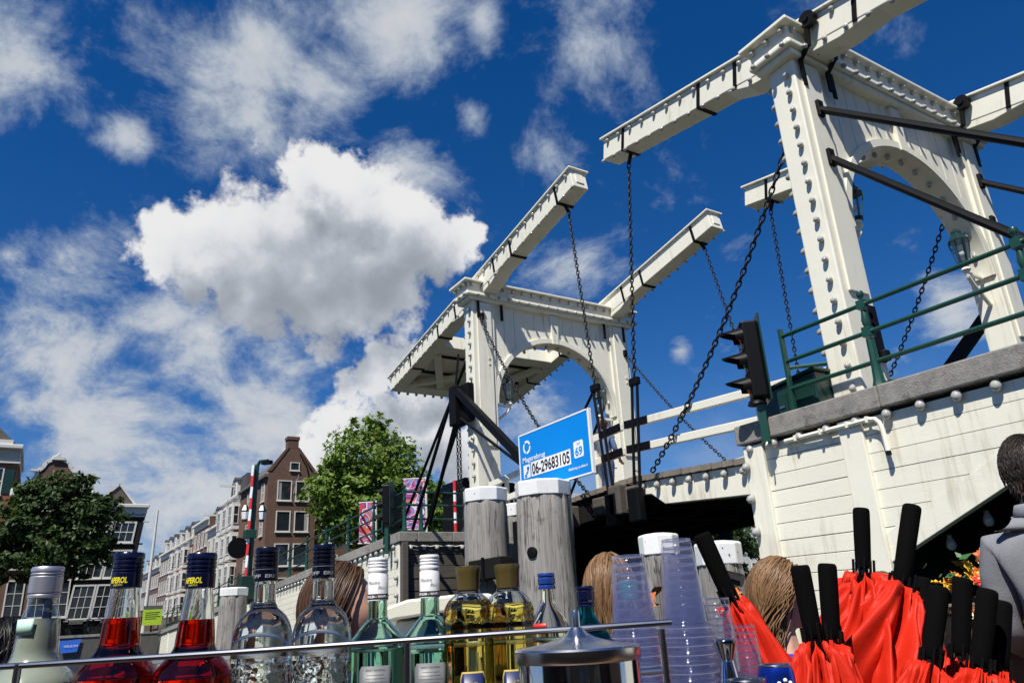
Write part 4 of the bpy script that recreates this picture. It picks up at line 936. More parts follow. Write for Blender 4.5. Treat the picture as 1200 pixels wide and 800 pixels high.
# --- far houses seen beneath and behind the bridge
h = house('white_gabled_house', 'white gabled house far off, seen under the right end of the bridge', (HX, 68, G0)); F = Face(h, (HX, 0, G0), (0, 1, 0), (1, 0, 0)); c = 69.2
F.slab('wall', 'house_white', [(c - 3.3, G0), (c + 3.3, G0), (c + 3.3, 9.2), (c + 2.4, 10.4), (c + 1.4, 10.6), (c + 1.2, 12), (c - 1.2, 12), (c - 1.4, 10.6), (c - 2.4, 10.4), (c - 3.3, 9.2)], -9, 0)
for z in (8.1, 5.0): 
    for u in (c - 2.1, c, c + 2.1): F.window(u, z, .95, 1.7, 2, 3, .08)
F.window(c, 10.8, .9, 1.1, 1, 1, .08)
h = house('pale_house', 'pale house with tall windows glimpsed above the far bridge leaf', (HX, 44, G0)); F = Face(h, (HX, 0, G0), (0, 1, 0), (1, 0, 0))
F.rect('wall', 'house_white', 36, 52, G0, 13.4, -9, 0); F.rect('cornice', 'house_white', 35.8, 52.2, 13.4, 13.9, -9, .4)
for k in range(6):
    for z in (11.6, 8.6, 5.5): F.window(37.6 + k * 2.55, z, 1.3, 2., 2, 2, .1, glass='window_pane_blue')
for i, (a, b_, top, mt, lab) in enumerate([(17.2, 26, 13, 'brick_dark', 'dark brick house hidden behind the bright green tree'), (26.2, 35.8, 14.5, 'brick_red', 'red brick house behind the farther tower'), (52.3, 65.8, 12.5, 'brick_brown', 'brown brick house in the shade behind the bridge'), (72.6, 84, 13, 'brick_dark', 'dark brick house beyond the white gabled house'), (-40, -25.2, 14, 'brick_brown', 'brown brick house out at the far left')]):
    h = house('quay_house', lab, (HX, (a + b_) / 2, G0)); F = Face(h, (HX, 0, G0), (0, 1, 0), (1, 0, 0)); F.rect('wall', mt, a, b_, G0, top, -9, 0); F.rect('cornice', 'house_white', a, b_, top, top + .4, -9, .3)
    for k in range(int((b_ - a) / 2.6)):
        for z in (top - 2, top - 5, top - 8): F.window(a + 1.4 + k * 2.6, z, 1.2, 1.9, 2, 2, .1)

# ================================================================== trees
def leaf_mat(name, c):
    m = bpy.data.materials.new(name); m.use_nodes = True; T = NT(m.node_tree); b = T.t.nodes['Principled BSDF']; b.inputs['Roughness'].default_value = .5; b.inputs['Specular IOR Level'].default_value = .3
    g_ = T.n('ShaderNodeNewGeometry'); rv = g_.outputs['Random Per Island']; tc = T.n('ShaderNodeTexCoord').outputs['Object']
    k = T.m('ADD', .55, T.m('ADD', T.m('MULTIPLY', rv, .6), T.m('MULTIPLY', T.noise(tc, .55, 2, .5), .55))); T.put(b.inputs['Base Color'], T.v('SCALE', c, scale=k))
    tr = T.n('ShaderNodeBsdfTranslucent'); T.put(tr.inputs[0], T.v('SCALE', (c[0] * 1.3, c[1] * 1.2, c[2] * .7), scale=k)); mx = T.n('ShaderNodeMixShader'); mx.inputs[0].default_value = .32
    T.put(mx.inputs[1], b.outputs[0]); T.put(mx.inputs[2], tr.outputs[0]); out = [n for n in T.t.nodes if n.type == 'OUTPUT_MATERIAL'][0]; T.put(out.inputs[0], mx.outputs[0]); MATS[name] = m
leaf_mat('leaf_bright', (.120, .190, .030)); leaf_mat('leaf_dark', (.035, .062, .014))
mat('bark', (.06, .05, .04), .9, var=.3, scale=4, bump=.6, bscale=20)
def tree(label, base, blobs, lm, nleaf, ls, seed):
    q = random.Random(seed); t = thing('quay_tree', label, 'tree', base, 'trees on the far quay')
    bx_, by_, bz_ = base; top = Vector(blobs[0][:3])
    tk = MB(); tk.tube([(bx_, by_, bz_ - .1), (bx_ + .1, by_, bz_ + 2), tuple(Vector((bx_, by_, bz_)).lerp(top, .6)), tuple(top + Vector((0, 0, 1)))], [.36, .28, .2, .05], 10); tk.build('trunk', 'bark', t, smooth='auto')
    for x, y, z, r in blobs[1:]:
        a = Vector((bx_, by_, bz_)).lerp(top, .30 + .25 * q.random()); e = Vector((x, y, z)); md = a.lerp(e, .5) + Vector((0, 0, -.25 * r))
        MB().tube([tuple(a), tuple(md), tuple(e)], [.15, .10, .03], 6).build('limb', 'bark', t, smooth='auto')
    vs = []; fs = []; tot = sum(b[3] ** 2 for b in blobs)
    for x, y, z, r in blobs:
        nb = int(nleaf * r * r / tot)
        # twigs: clusters of leaves on the outer part of each bough
        ncl = max(6, nb // 26)
        for _ in range(ncl):
            d = Vector((q.gauss(0, 1), q.gauss(0, 1), q.gauss(0, 1))).normalized(); rad = r * (.40 + .80 * q.random() ** .75); cc = Vector((x, y, z)) + Vector((d.x * rad, d.y * rad, d.z * rad * .85))
            cr_ = r * (.10 + .20 * q.random() ** 1.5)
            for _ in range(26):
                e = Vector((q.gauss(0, 1), q.gauss(0, 1), q.gauss(0, .7))) * cr_ * .62; p_ = cc + e
                nrm = (d * .8 + Vector((q.gauss(0, .6), q.gauss(0, .6), .5 + q.gauss(0, .5)))).normalized(); a = nrm.orthogonal().normalized(); a = (a * math.cos(q.random() * 6.3) + nrm.cross(a) * math.sin(q.random() * 6.3)).normalized(); b2 = nrm.cross(a); s_ = ls * (.6 + .8 * q.random()); o_ = len(vs)
                vs += [tuple(p_ - a * s_), tuple(p_ + b2 * s_ * .55 + nrm * s_ * .15), tuple(p_ + a * s_), tuple(p_ - b2 * s_ * .55 + nrm * s_ * .15)]; fs.append((o_, o_ + 1, o_ + 2, o_ + 3))
    mb = MB(); mb.v, mb.f = vs, fs; o = mb.build('crown', lm, t, fix=False); o['kind'] = 'stuff'
    return t
tree('bright green tree behind the left approach railing beside the brown corner house', (-55, 14, 1.5), [(-54, 13.5, 15.0, 3.4), (-54, 10.8, 12.2, 2.6), (-53.5, 16.6, 12.4, 3.0), (-54, 13.8, 17.6, 1.9), (-52.5, 13.5, 11.2, 3.0), (-53, 17.6, 9.6, 2.5), (-54, 11.6, 9.4, 2.1), (-54, 18.6, 13.0, 1.9), (-54, 11.2, 14.2, 1.7), (-53, 15.2, 8.2, 2.4), (-54, 19.6, 10.6, 1.9), (-54, 20.2, 12.6, 1.6), (-54, 16.2, 15.4, 2.0)], 'leaf_bright', 24000, .23, 11)
tree('dark green tree in front of the bell gable house at far left', (-55, -9.6, 1.5), [(-54, -10.2, 10.0, 2.6), (-54, -12.6, 8.6, 2.2), (-53.5, -8.0, 8.8, 2.3), (-54, -9.4, 11.6, 1.7), (-53, -10.5, 7.2, 2.4), (-54, -7.0, 10.6, 1.3), (-54, -13.6, 6.8, 1.8), (-53.2, -7.6, 6.9, 1.6), (-54, -11.6, 11.2, 1.3)], 'leaf_dark', 17000, .20, 12)
tree('dark green tree far off under the right end of the bridge', (-56, 62, 1.5), [(-56, 61, 9.6, 3.2), (-56, 55, 8.0, 2.6), (-56, 58, 9, 3.), (-56, 62, 6.5, 3)], 'leaf_dark', 5000, .35, 13)
tree('green tree on the quay behind the farther tower post', (-56, 24, 1.5), [(-56, 24, 8.6, 3.0), (-56, 27, 7.6, 2.6), (-56, 21.5, 7.0, 2.4)], 'leaf_bright', 5000, .3, 14)

# ================================================================== street furniture on the left approach and quay
mt_ = thing('signal_mast', 'tall green mast with lanterns and upright red and white barrier boom', 'signal mast', (-23.1, -3.1, 2.6))
MB().tube([(-23.1, -3.1, 2.4), (-23.0, -3.1, 8.1)], .10, 10).build('mast', 'green_paint', mt_, smooth='auto')
for k in range(11):
    z = 2.9 + k * .47; MB().bar((-22.86, -3.3, z), (-22.85, -3.28, z + .468), .10, .10).build('boom_section', 'red_paint' if k % 2 else 'sign_white', mt_)
MB().box(-23.2, -22.7, -3.45, -3.0, 5.0, 5.35).build('boom_bracket', 'green_paint', mt_, bevel=.02)
MB().box(-23.6, -22.7, -3.5, -2.8, 2.6, 3.5).build('base_cabinet', 'green_box', mt_, bevel=.03)
MB().tube([(-23.1, -3.1, 8.0), (-22.9, -3.0, 8.25), (-22.4, -2.8, 8.2)], .07, 8).build('arm', 'green_paint', mt_, smooth='auto')
MB().bar((-22.6, -2.95, 8.12), (-22.2, -2.7, 8.10), .2, .16).build('camera_head', 'plastic_black', mt_)
for dy in (-.35, .35):
    MB().lathe([(.10, 0), (.17, .45), (.19, .46), (.08, .68), (.02, .74)], (-23.05, -3.1 + dy, 5.7), 6).build('lamp', 'lamp_frame', mt_); MB().lathe([(.125, .1), (.165, .40)], (-23.05, -3.1 + dy, 5.70), 6, False, False).build('lamp_glass', 'sign_white', mt_)
for dy in (-.55,):
    o = MB().tube([(-23.0, -3.1 + dy, 4.62), (-22.92, -3.1 + dy, 4.62)], .42, 24).build('round_board', 'plastic_black', mt_)
def banner_mat(name, pal, seed):
    m = bpy.data.materials.new(name); m.use_nodes = True; T = NT(m.node_tree); b = T.t.nodes['Principled BSDF']; b.inputs['Roughness'].default_value = .6
    tc = T.v('ADD', T.n('ShaderNodeTexCoord').outputs['Object'], (seed, seed * .7, 0)); n_ = T.noise(tc, 1.9, 1, .4, 1.5); wv = T.m('FRACT', T.m('MULTIPLY', n_, 5.))
    nd = T.n('ShaderNodeValToRGB'); nd.color_ramp.interpolation = 'CONSTANT'; el = nd.color_ramp.elements
    while len(el) < len(pal): el.new(.5)
    for i, e in enumerate(el): e.position = i / len(pal); e.color = (*pal[i], 1)
    T.put(nd.inputs[0], wv); T.put(b.inputs['Base Color'], nd.outputs[0]); MATS[name] = m
banner_mat('banner_purple', [(.12, .02, .16), (.45, .05, .25), (.16, .30, .55), (.20, .03, .25), (.65, .62, .70), (.55, .12, .10)], 3.)
banner_mat('banner_red', [(.55, .03, .06), (.60, .10, .03), (.12, .25, .50), (.5, .02, .10), (.65, .6, .6), (.15, .03, .2)], 8.)
def banner(label, p, rz, w, h, mt, pole=True):
    t = thing('street_banner', label, 'banner', p, 'printed street banners', (0, 0, rz))
    MB().box(-w / 2, w / 2, -.012, .012, .15, .15 + h).build('cloth', mt, t, local=True)
    for z in (.13, .16 + h): MB().tube([(-w / 2 - .03, 0, z), (w / 2 + .05, 0, z)], .018, 6).build('rod', 'house_white', t, local=True)
    MB().tube([(w / 2 + .05, 0, -.9), (w / 2 + .05, 0, h + .2)], .035, 8).build('pole', 'house_white', t, local=True, smooth='auto')
    tm = text_mesh('VO', .2, .004); 
    for v in tm.vertices: v.co = Vector((v.co.x - .13, -.016, v.co.y + h * .55))
    tm.materials.clear(); tm.materials.append(MATS['sign_white']); o = bpy.data.objects.new('lettering', tm); COL.objects.link(o); o.parent = t
    return t
banner('purple printed banner behind the railing corner of the left approach', (-10.4, -1.38, 3.85), R(60), .62, 1.45, 'banner_purple')
banner('red printed banner on the left approach beside the green signal board', (-11.3, -2.5, 3.55), R(60), .44, 1.15, 'banner_red')
cb_ = thing('bridge_cabinet', 'black equipment hut on the left approach behind the railing', 'hut', (-9.9, .2, 3.4))
MB().box(-10.6, -9.3, -.35, 1.4, 3.4, 5.05).build('body', 'iron_black', cb_, bevel=.03); MB().prism([(-.45, 5.05), (1.5, 5.05), (1.4, 5.25), (-.3, 5.35)], lambda u, z, w: (w, u, z), -10.7, -9.2).build('roof', 'iron_black', cb_, bevel=.02)
MB().box(-9.29, -9.27, .1, .9, 3.5, 4.8).build('door', 'plastic_black', cb_, bevel=.01)
rb = thing('barrier_post', 'short red and white barrier post behind the railing end', 'post', (-9.0, -.75, 3.4))
for k in range(6): MB().tube([(-9.0, -.75, 3.4 + k * .3), (-9.0, -.75, 3.698 + k * .3)], .045, 8).build('band', 'red_paint' if k % 2 else 'sign_white', rb, smooth='auto')
fp = MB(); fp.tube([(-49.2, -3.95, 1.5), (-48.8, -3.88, 9.6)], [.13, .07], 10); put('white_mast', fp, 'house_white', 'slim white mast leaning at the end of the left approach', 'mast')
ls_ = thing('notice_board', 'yellow-green notice board at the foot of the slim white mast', 'notice board', (-49, -3.4, 1.5)); mat('lime_paint', (.42, .60, .03), .5)
MB().box(-48.9, -48.85, -4.1, -2.9, 1.95, 2.95).build('panel', 'lime_paint', ls_)
for k, wd in enumerate((.9, .8, .95, .7)): MB().box(-48.848, -48.845, -3.95, -3.95 + wd, 2.72 - k * .13, 2.77 - k * .13).build('text_line', 'sign_black', ls_)
MB().box(-48.9, -48.85, -4.1, -2.9, 2.96, 3.2).build('header', 'stone_dark', ls_); MB().box(-48.98, -48.92, -3.55, -3.45, 1.5, 3.1).build('post', 'iron_black', ls_)
rl = thing('quay_railing', 'black iron railing along the far quay in front of the black house', 'railing', (QX + .3, -12, 1.58))
for k in range(22): y = -26 + k * 1.1; MB().box(QX + .2, QX + .26, y - .03, y + .03, 1.58, 2.55).build('rail_post', 'iron_black', rl)
for z in (2.5, 2.05): MB().box(QX + .21, QX + .25, -26, -3.2, z - .025, z + .025).build('rail', 'iron_black', rl)
mat('banner_cloth_blue', (.02, .12, .55), .6)
MB_ = MB().add([(QX + .6, -8.8, 1.25), (QX + .6, -7.5, 1.32), (QX + .66, -7.7, .55), (QX + .66, -8.6, .5)], [(0, 1, 2, 3)])
bb = thing('cloth_banner', 'small blue cloth banner hung on the far quay wall', 'banner', (QX + .6, -8.2, .5)); o = MB_.build('cloth', 'banner_cloth_blue', bb); o.modifiers.new('solid', 'SOLIDIFY').thickness = .02
text_on(bb, 'WELKOM', .2, 'sign_white', (QX + .69, -8.5, .85), (0, 1, 0), (0, 0, 1), .0, width=.8)
def bicycle(label, p, rz):
    t = thing('parked_bicycle', label, 'bicycle', p, 'bicycles parked on the far quay', (0, 0, rz))
    for x in (-.52, .52):
        w_ = MB()
        pts = [(x + .34 * math.cos(2 * math.pi * k / 18), 0, .35 + .34 * math.sin(2 * math.pi * k / 18)) for k in range(19)]
        w_.tube(pts, .022, 6, False); wo_ = w_.build('wheel', 'plastic_black', t, local=True)
        sp_ = MB()
        for k in range(5): a = math.pi * k / 5; sp_.bar((x + .33 * math.cos(a), 0, .35 + .33 * math.sin(a)), (x - .33 * math.cos(a), 0, .35 - .33 * math.sin(a)), .005, .005)
        o = sp_.build('spokes', 'aluminium', wo_, local=True)
    f_ = MB(); f_.tube([(-.52, 0, .35), (-.15, 0, .35), (-.28, 0, .85), (.35, 0, .82), (-.15, 0, .35)], .02, 6); f_.tube([(.52, 0, .35), (.35, 0, .82), (.32, 0, 1.0)], .02, 6); f_.build('frame', 'iron_black', t, local=True)
    h_ = MB(); h_.tube([(.2, -.28, 1.05), (.32, -.1, 1.02), (.32, .1, 1.02), (.2, .28, 1.05)], .016, 6); h_.build('handlebar', 'aluminium', t, local=True)
    MB().lathe([(.02, .85), (.10, .9), (.08, .94)], (-.29, 0, 0), 8).build('saddle', 'plastic_black', t, local=True)
bicycle('bicycle parked on the far quay, left of the two under the black house', (-51.5, -8.9, 1.58), R(80)); bicycle('bicycle parked on the far quay, right of the two under the black house', (-51.4, -6.6, 1.58), R(100))
# ================================================================== the bar on the boat: bottles, cups, pot, umbrellas
FA, FB = Vector((.53423, .84534, 0)), Vector((-.84534, .53423, 0))       # along the counter / away from the barkeeper
def fg(a, b, z): v = Vector((CAM.x, CAM.y, 0)) + FA * a + FB * b; return Vector((v.x, v.y, z))
FANG = math.atan2(FA.y, FA.x); VIEW = math.atan2(-FB.y, -FB.x)              # counter direction, direction back to the barkeeper
ZK = 1.38                                             # counter top
bt = thing('tour_boat', 'open tour boat with timber deck and dark hull in the foreground', 'boat', tuple(fg(.4, 2.2, 0)))
mat('hull_paint', (.02, .03, .05), .35); mat('teak', (.16, .085, .045), .6, var=.25, scale=6, streak=(.4, 4, 4)); mat('counter_top', (.05, .035, .025), .35, var=.2)
def fbox(a0, a1, b0, b1, z0, z1):
    mb = MB(); vs = [fg(a, b, z) for z in (z0, z1) for a, b in ((a0, b0), (a1, b0), (a1, b1), (a0, b1))]
    return mb.add(vs, [(0, 3, 2, 1), (4, 5, 6, 7), (0, 1, 5, 4), (1, 2, 6, 5), (2, 3, 7, 6), (3, 0, 4, 7)])
for k in range(24): fbox(-2.0 + k * .2, -2.0 + k * .2 + .194, -1.5, 4.2, .40, .45).build('deck_plank', 'teak', bt)
hl = MB(); out_ = [(-2.1, -1.6), (2.9, -1.6), (2.9, 4.3), (-2.1, 4.3)]
for (a0, b0), (a1, b1) in zip(out_, out_[1:] + out_[:1]): hl.bar(fg(a0, b0, .32), fg(a1, b1, .32), .12, .85)
hl.build('hull', 'hull_paint', bt)
for (a0, b0), (a1, b1) in zip(out_, out_[1:] + out_[:1]): MB().bar(fg(a0, b0, .79), fg(a1, b1, .79), .2, .06).build('gunwale', 'teak', bt)
ct = thing('bar_counter', 'dark bar counter carrying the bottles and cups', 'counter', tuple(fg(0, 1.1, .45)))
fbox(-.95, .46, .74, 1.46, ZK - .04, ZK).build('counter_top', 'counter_top', ct, bevel=.008); fbox(-.9, .42, .95, 1.40, .455, ZK - .042).build('front', 'teak', ct)
rail = thing('bar_rail', 'thin steel guard rail in front of the bottle row', 'rail', tuple(fg(-.2, .95, ZK)))
MB().tube([fg(-.72, .95, 1.568), fg(-.35, .95, 1.571), fg(.171, .95, 1.578)], .0036, 10).build('top_rail', 'aluminium', rail, smooth='auto')
for a in (-.605, -.143, .158): MB().tube([fg(a, .95, ZK), fg(a, .95, 1.571)], .0042, 10).build('rail_post', 'aluminium', rail, smooth='auto')
MB().tube([fg(.12, .952, 1.525), fg(.158, .952, 1.526)], .0035, 8).build('cross_rod', 'aluminium', rail, smooth='auto')
r2_ = MB(); r2_.tube([fg(-.70, 1.42, 1.548), fg(.16, 1.42, 1.55)], .0045, 8); rb2 = thing('rear_rail', 'second thin steel rail behind the bottle row', 'rail', tuple(fg(-.2, 1.42, ZK))); r2_.build('top_rail', 'aluminium', rb2, smooth='auto')
for a in (-.69, -.3, .15): MB().tube([fg(a, 1.42, ZK), fg(a, 1.42, 1.548)], .0045, 8).build('rail_post', 'aluminium', rb2, smooth='auto')
def glass(name, col=(1, 1, 1), ior=1.47, rough=0., bump=0.):
    m = bpy.data.materials.new(name); m.use_nodes = True; T = NT(m.node_tree); T.t.nodes.clear(); g_ = T.n('ShaderNodeBsdfGlass'); g_.inputs['Color'].default_value = (*col, 1); g_.inputs['IOR'].default_value = ior; g_.inputs['Roughness'].default_value = rough
    # light passes the thin wall to what stands behind
    if bump:
        bp = T.n('ShaderNodeBump'); bp.inputs['Strength'].default_value = bump; bp.inputs['Distance'].default_value = .002; T.put(bp.inputs['Height'], T.noise(T.n('ShaderNodeTexCoord').outputs['Object'], 90, 2, .5)); T.put(g_.inputs['Normal'], bp.outputs[0])
    o = T.n('ShaderNodeOutputMaterial'); T.put(o.inputs[0], g_.outputs[0]); MATS[name] = m
glass('bottle_glass', (.97, .985, .98)); glass('bottle_glass_green', (.80, .93, .88)); glass('bottle_glass_blue', (.30, .68, .74))
glassy('bottle_thin', (.96, .975, .965), .05, .03); glass('spirit_clear', (.97, .985, .99), 1.36); glass('spirit_rum', (.78, .93, .88), 1.36); glass('spirit_red', (.90, .11, .015), 1.36); glass('spirit_gold', (.93, .82, .36), 1.36); glass('spirit_straw', (.93, .93, .74), 1.36)
m = mat('spirit_cloudy', (.40, .43, .34), .25, var=.08, scale=20); b = m.node_tree.nodes['Principled BSDF']; b.inputs['Transmission Weight'].default_value = .3; b.inputs['IOR'].default_value = 1.36
for n_, c_, r_ in (('cap_silver', (.50, .50, .56), .38), ('cap_navy', (.004, .006, .030), .22), ('cap_ink', (.003, .0045, .015), .22), ('cap_white', (.80, .80, .80), .3), ('cap_olive', (.085, .062, .018), .35), ('cap_blue', (.015, .045, .22), .25), ('cap_teal', (.02, .30, .32), .3), ('label_mint', (.48, .72, .60), .6), ('label_silver', (.13, .135, .145), .45), ('label_peach', (.75, .33, .17), .6), ('label_navy', (.01, .02, .09), .4), ('print_yellow', (.75, .65, .03), .5), ('print_grey', (.30, .30, .32), .5), ('print_dark', (.03, .03, .035), .5), ('trim_gold', (.45, .32, .08), .35), ('can_blue', (.01, .05, .42), .22)):
    mat(n_, c_, r_, var=.04, metal=.75 if n_ in ('cap_silver', 'can_blue') else 0)
def smooth_prof(pr_, n=3):
    """Catmull-Rom through profile points"""
    out = []
    for i in range(len(pr_) - 1):
        p0, p1, p2, p3 = pr_[max(i - 1, 0)], pr_[i], pr_[i + 1], pr_[min(i + 2, len(pr_) - 1)]
        for k in range(n):
            t = k / n; out.append(tuple(.5 * ((2 * p1[j]) + (-p0[j] + p2[j]) * t + (2 * p0[j] - 5 * p1[j] + 4 * p2[j] - p3[j]) * t * t + (-p0[j] + 3 * p1[j] - 3 * p2[j] + p3[j]) * t ** 3) for j in (0, 1)))
    return out + [pr_[-1]]
def bottle(label, a, b, top, prof, cap, capm, gm, liq, level, mod=None, extra=None, wall=.0026, n=48, name='liquor_bottle', capmod=None):
    """prof: (radius, depth below cap top) down the glass; cap: (radius, depth) profile; level: liquid surface below cap top"""
    P = fg(a, b, ZK); t = thing(name, label, 'bottle', tuple(P), 'bottles lined up on the bar'); H = top - ZK
    pf = smooth_prof([(r_, H + z) for r_, z in prof], 4); pf = [p_ for p_ in pf if p_[1] > .012] + [(prof[-1][0], .012), (prof[-1][0] - .004, .0)]
    inner = [(max(.004, r_ - wall), z) for r_, z in pf[:-2] if z > .02] + [(pf[-2][0] - wall, .02)]
    g_ = MB(); ring_ = pf + [(.002, .002)] + [(.002, .012)] + list(reversed(inner))
    g_.lathe(list(reversed(pf)) , P, n, True, False, mod); o1 = len(g_.v)
    g_.lathe(inner, P, n, False, True, mod)
    nb = len(pf)                                      # join lips of outer and inner walls
    for k in range(n): k2 = (k + 1) % n; g_.f.append(((nb - 1) * n + k, (nb - 1) * n + k2, o1 + k2, o1 + k))
    g_.build('glass', gm, t, smooth='auto')
    if liq:
        lz = H + level; lp = [(r_ + .0006, z) for r_, z in inner if z < lz]; r0 = lp[0][0] if lp else .02
        MB().lathe([(r0, lz)] + lp[:] , P, n, True, True, mod).build('liquid', liq, t, smooth='auto')
    c_ = MB(); c_.lathe([(r_, H + z) for r_, z in reversed(cap)], P, 36, mod=capmod); co = c_.build('cap', capm, t, smooth='auto')
    if extra: extra(t, P, H, co)
    return t
def ridged(r, h, bands, dip=.0011):
    pr_ = [(r * .93, 0), (r, -.0025)]
    for z in bands: pr_ += [(r, -z + .0018), (r - dip, -z + .0006), (r - dip, -z - .0006), (r, -z - .0018)]
    return pr_ + [(r, -h)]
def wtext(t, P, H, txt, size, m, r, z, width, ang=0., bold=.0, shear=0., tap=0.):
    return text_on(t, txt, size, m, (0, 0, 0), (1, 0, 0), (0, 0, 1), bold, shear, width, wrap=((P.x, P.y, H + z + P.z), r, VIEW + ang - width / 2 / r, tap))
def wlabel(t, P, H, m, r, z0, z1, half, ang=0., name='label', n=14, notch=0.):
    vs = []; fs = []
    for i in range(n + 1):
        q = VIEW + ang + half * (2 * i / n - 1); e = notch * (1 if i in (0, n) else 0)
        for z in (z0 + e, z1 - e): vs.append((P.x + r * math.cos(q), P.y + r * math.sin(q), P.z + H + z))
    for i in range(n): fs.append((2 * i, 2 * i + 2, 2 * i + 3, 2 * i + 1))
    o = MB().add(vs, fs).build(name, m, t, smooth=True, fix=False); s_ = o.modifiers.new('thick', 'SOLIDIFY'); s_.thickness = .0004; s_.offset = 1; return o
# 1 cloudy liqueur
def ex(t, P, H, co): wlabel(t, P, H, 'label_mint', .0262, -.088, -.068, .62, -.35, 'price_tape')
bottle('bottle of cloudy pale liqueur with silver cap at the left end', -.667, 1.08, 1.691, [(.0185, -.036), (.0188, -.045), (.0205, -.056), (.0240, -.070), (.0262, -.095), (.0275, -.112), (.033, -.124), (.047, -.138), (.0545, -.150), (.056, -.165), (.056, -.311)], ridged(.0205, .041, (.008, .012, .036)), 'cap_silver', 'bottle_thin', 'spirit_cloudy', -.068, extra=ex)
# 2, 3 orange-red aperitif
AP = [(.0178, -.043), (.0182, -.055), (.021, -.075), (.0235, -.095), (.0252, -.112), (.0262, -.122), (.032, -.132), (.044, -.146), (.0515, -.160), (.0535, -.175), (.0535, -.318)]
def ex_ap(t, P, H, co): wtext(co, P, H, 'APEROL', .0105, 'print_yellow', .0204, -.0405, .026, -.12, .0004, .12); wtext(co, P, H, 'APERITIVO', .0035, 'print_yellow', .0204, -.0445, .013, -.1)
bottle('bottle of red aperitif with dark blue cap, left one of the pair', -.554, 1.08, 1.704, AP, ridged(.0200, .047, (.010, .016, .022, .026)), 'cap_navy', 'bottle_glass', 'spirit_red', -.086, extra=ex_ap)
bottle('bottle of red aperitif with dark blue cap, right one of the pair', -.455, 1.09, 1.699, AP, ridged(.0200, .047, (.010, .016, .022, .026)), 'cap_navy', 'bottle_glass', 'spirit_red', -.088, extra=ex_ap)
# 4, 5 clear vodka with hammered lower glass
q_ = random.Random(3); HB = [[q_.random() for _ in range(64)] for _ in range(64)]
def mod_v(t, z):
    if z > .175: return 1.
    i, j = int(t / (2 * math.pi) * 48) % 48, int(z / .006) % 64
    return 1 - .045 * HB[i][j] - .03 * abs(math.sin(9 * t + z * 60))
VO = [(.0142, -.042), (.0145, -.052), (.0147, -.066), (.0150, -.0745), (.0172, -.0785), (.0185, -.082), (.0245, -.087), (.0310, -.094), (.0365, -.105), (.0398, -.120), (.0405, -.140), (.0405, -.150), (.0405, -.158), (.0405, -.166), (.0405, -.174), (.0405, -.182), (.0405, -.19), (.0405, -.20), (.0405, -.326)]
def ex_v(t, P, H, co): wtext(co, P, H, 'OFF  ERE', .0062, 'print_grey', .0169, -.0415, .040, 0, .0002); MB().lathe([(.0168, H - .0305), (.0168, H - .0300)], P, 30).build('cap_line', 'print_grey', co)
for a, lb in ((-.366, 'clear vodka bottle with black-blue cap, left one of the pair'), (-.284, 'clear vodka bottle with black-blue cap, right one of the pair')):
    bottle(lb, a, 1.10, 1.703, VO, ridged(.0165, .046, (.009, .014, .020, .026)), 'cap_ink', 'bottle_glass', 'spirit_clear', -.050, mod_v, ex_v, n=64)
# 6, 7 white rum
RU = [(.0125, -.053), (.0130, -.062), (.0132, -.078), (.0150, -.082), (.0215, -.089), (.0300, -.099), (.0360, -.107), (.0382, -.113), (.0384, -.122), (.0384, -.300)]
def ex_r(t, P, H, co):
    MB().lathe([(.0143, H - .0555), (.0143, H - .0485)], P, 36).build('cap_band', 'print_dark', co); wtext(co, P, H, 'WHITE RUM ~ WHITE RUM', .0042, 'cap_white', .0146, -.0535, .050, 0, .0002)
    wtext(co, P, H, 'Maestro', .0072, 'print_grey', .0144, -.036, .018, -.3, 0, .4); wtext(co, P, H, 'Blanco', .006, 'print_grey', .0144, -.042, .012, .6, 0, .4)
    lb = wlabel(t, P, H, 'label_silver', .0390, -.205, -.138, .56, .12, 'back_label', notch=.006)
    wtext(lb, P, H, '- PERFECT FOR MIXING -', .0036, 'print_dark', .0395, -.1445, .028, .12)
    for k in range(11): wtext(lb, P, H, 'mix with lime mint sugar and soda over ice ' if k % 2 else 'smooth light bodied white rum aged in oak', .0022, 'print_dark', .0395, -.1495 - k * .0042, .022 + .010 * ((k * 7) % 3) / 2, .12)
for a, lb in ((-.205, 'white rum bottle with white screw cap, left one of the pair'), (-.133, 'white rum bottle with white screw cap, right one of the pair')):
    bottle(lb, a, 1.09, 1.680, RU, ridged(.0140, .057, (.006, .0095, .014, .021), .0008), 'cap_white', 'bottle_glass_green', 'spirit_rum', -.118 if a < -.2 else -.126, extra=ex_r)
# 8, 9 golden liqueur in fluted bottle
def mod_l(t, z):
    k = max(0., min(1., (.222 - z) / .012)); return 1 - .055 * k * abs(math.sin(5 * t)) ** .7
LI = [(.0152, -.030), (.0165, -.034), (.0205, -.037), (.0265, -.0425), (.0315, -.050), (.0338, -.057), (.0345, -.064), (.0346, -.072), (.0346, -.080), (.0346, -.09), (.0346, -.281)]
def ex_l(t, P, H, co):
    MB().lathe([(.0179, H - .0002), (.0150, H + .0006)], P, 30).build('cap_top', 'cap_olive', co)
    tr_ = MB()
    pts = [(P.x + .0352 * math.cos(q), P.y + .0352 * math.sin(q), P.z + H - .066 - .0085 * (1 - abs(math.sin(5 * q)))) for q in (2 * math.pi * k / 100 for k in range(101))]
    tr_.tube(pts, .0009, 5, False); tr_.build('scalloped_edge', 'bottle_glass', t, smooth=True)
    lo = wlabel(t, P, H, 'trim_gold', .0349, -.20, -.130, .47, .15, 'label', notch=.008); wlabel(lo, P, H, 'label_navy', .0355, -.198, -.132, .43, .15, 'label_field', notch=.007); wtext(lo, P, H, '43', .014, 'trim_gold', .0362, -.152, .013, .15, .0003)
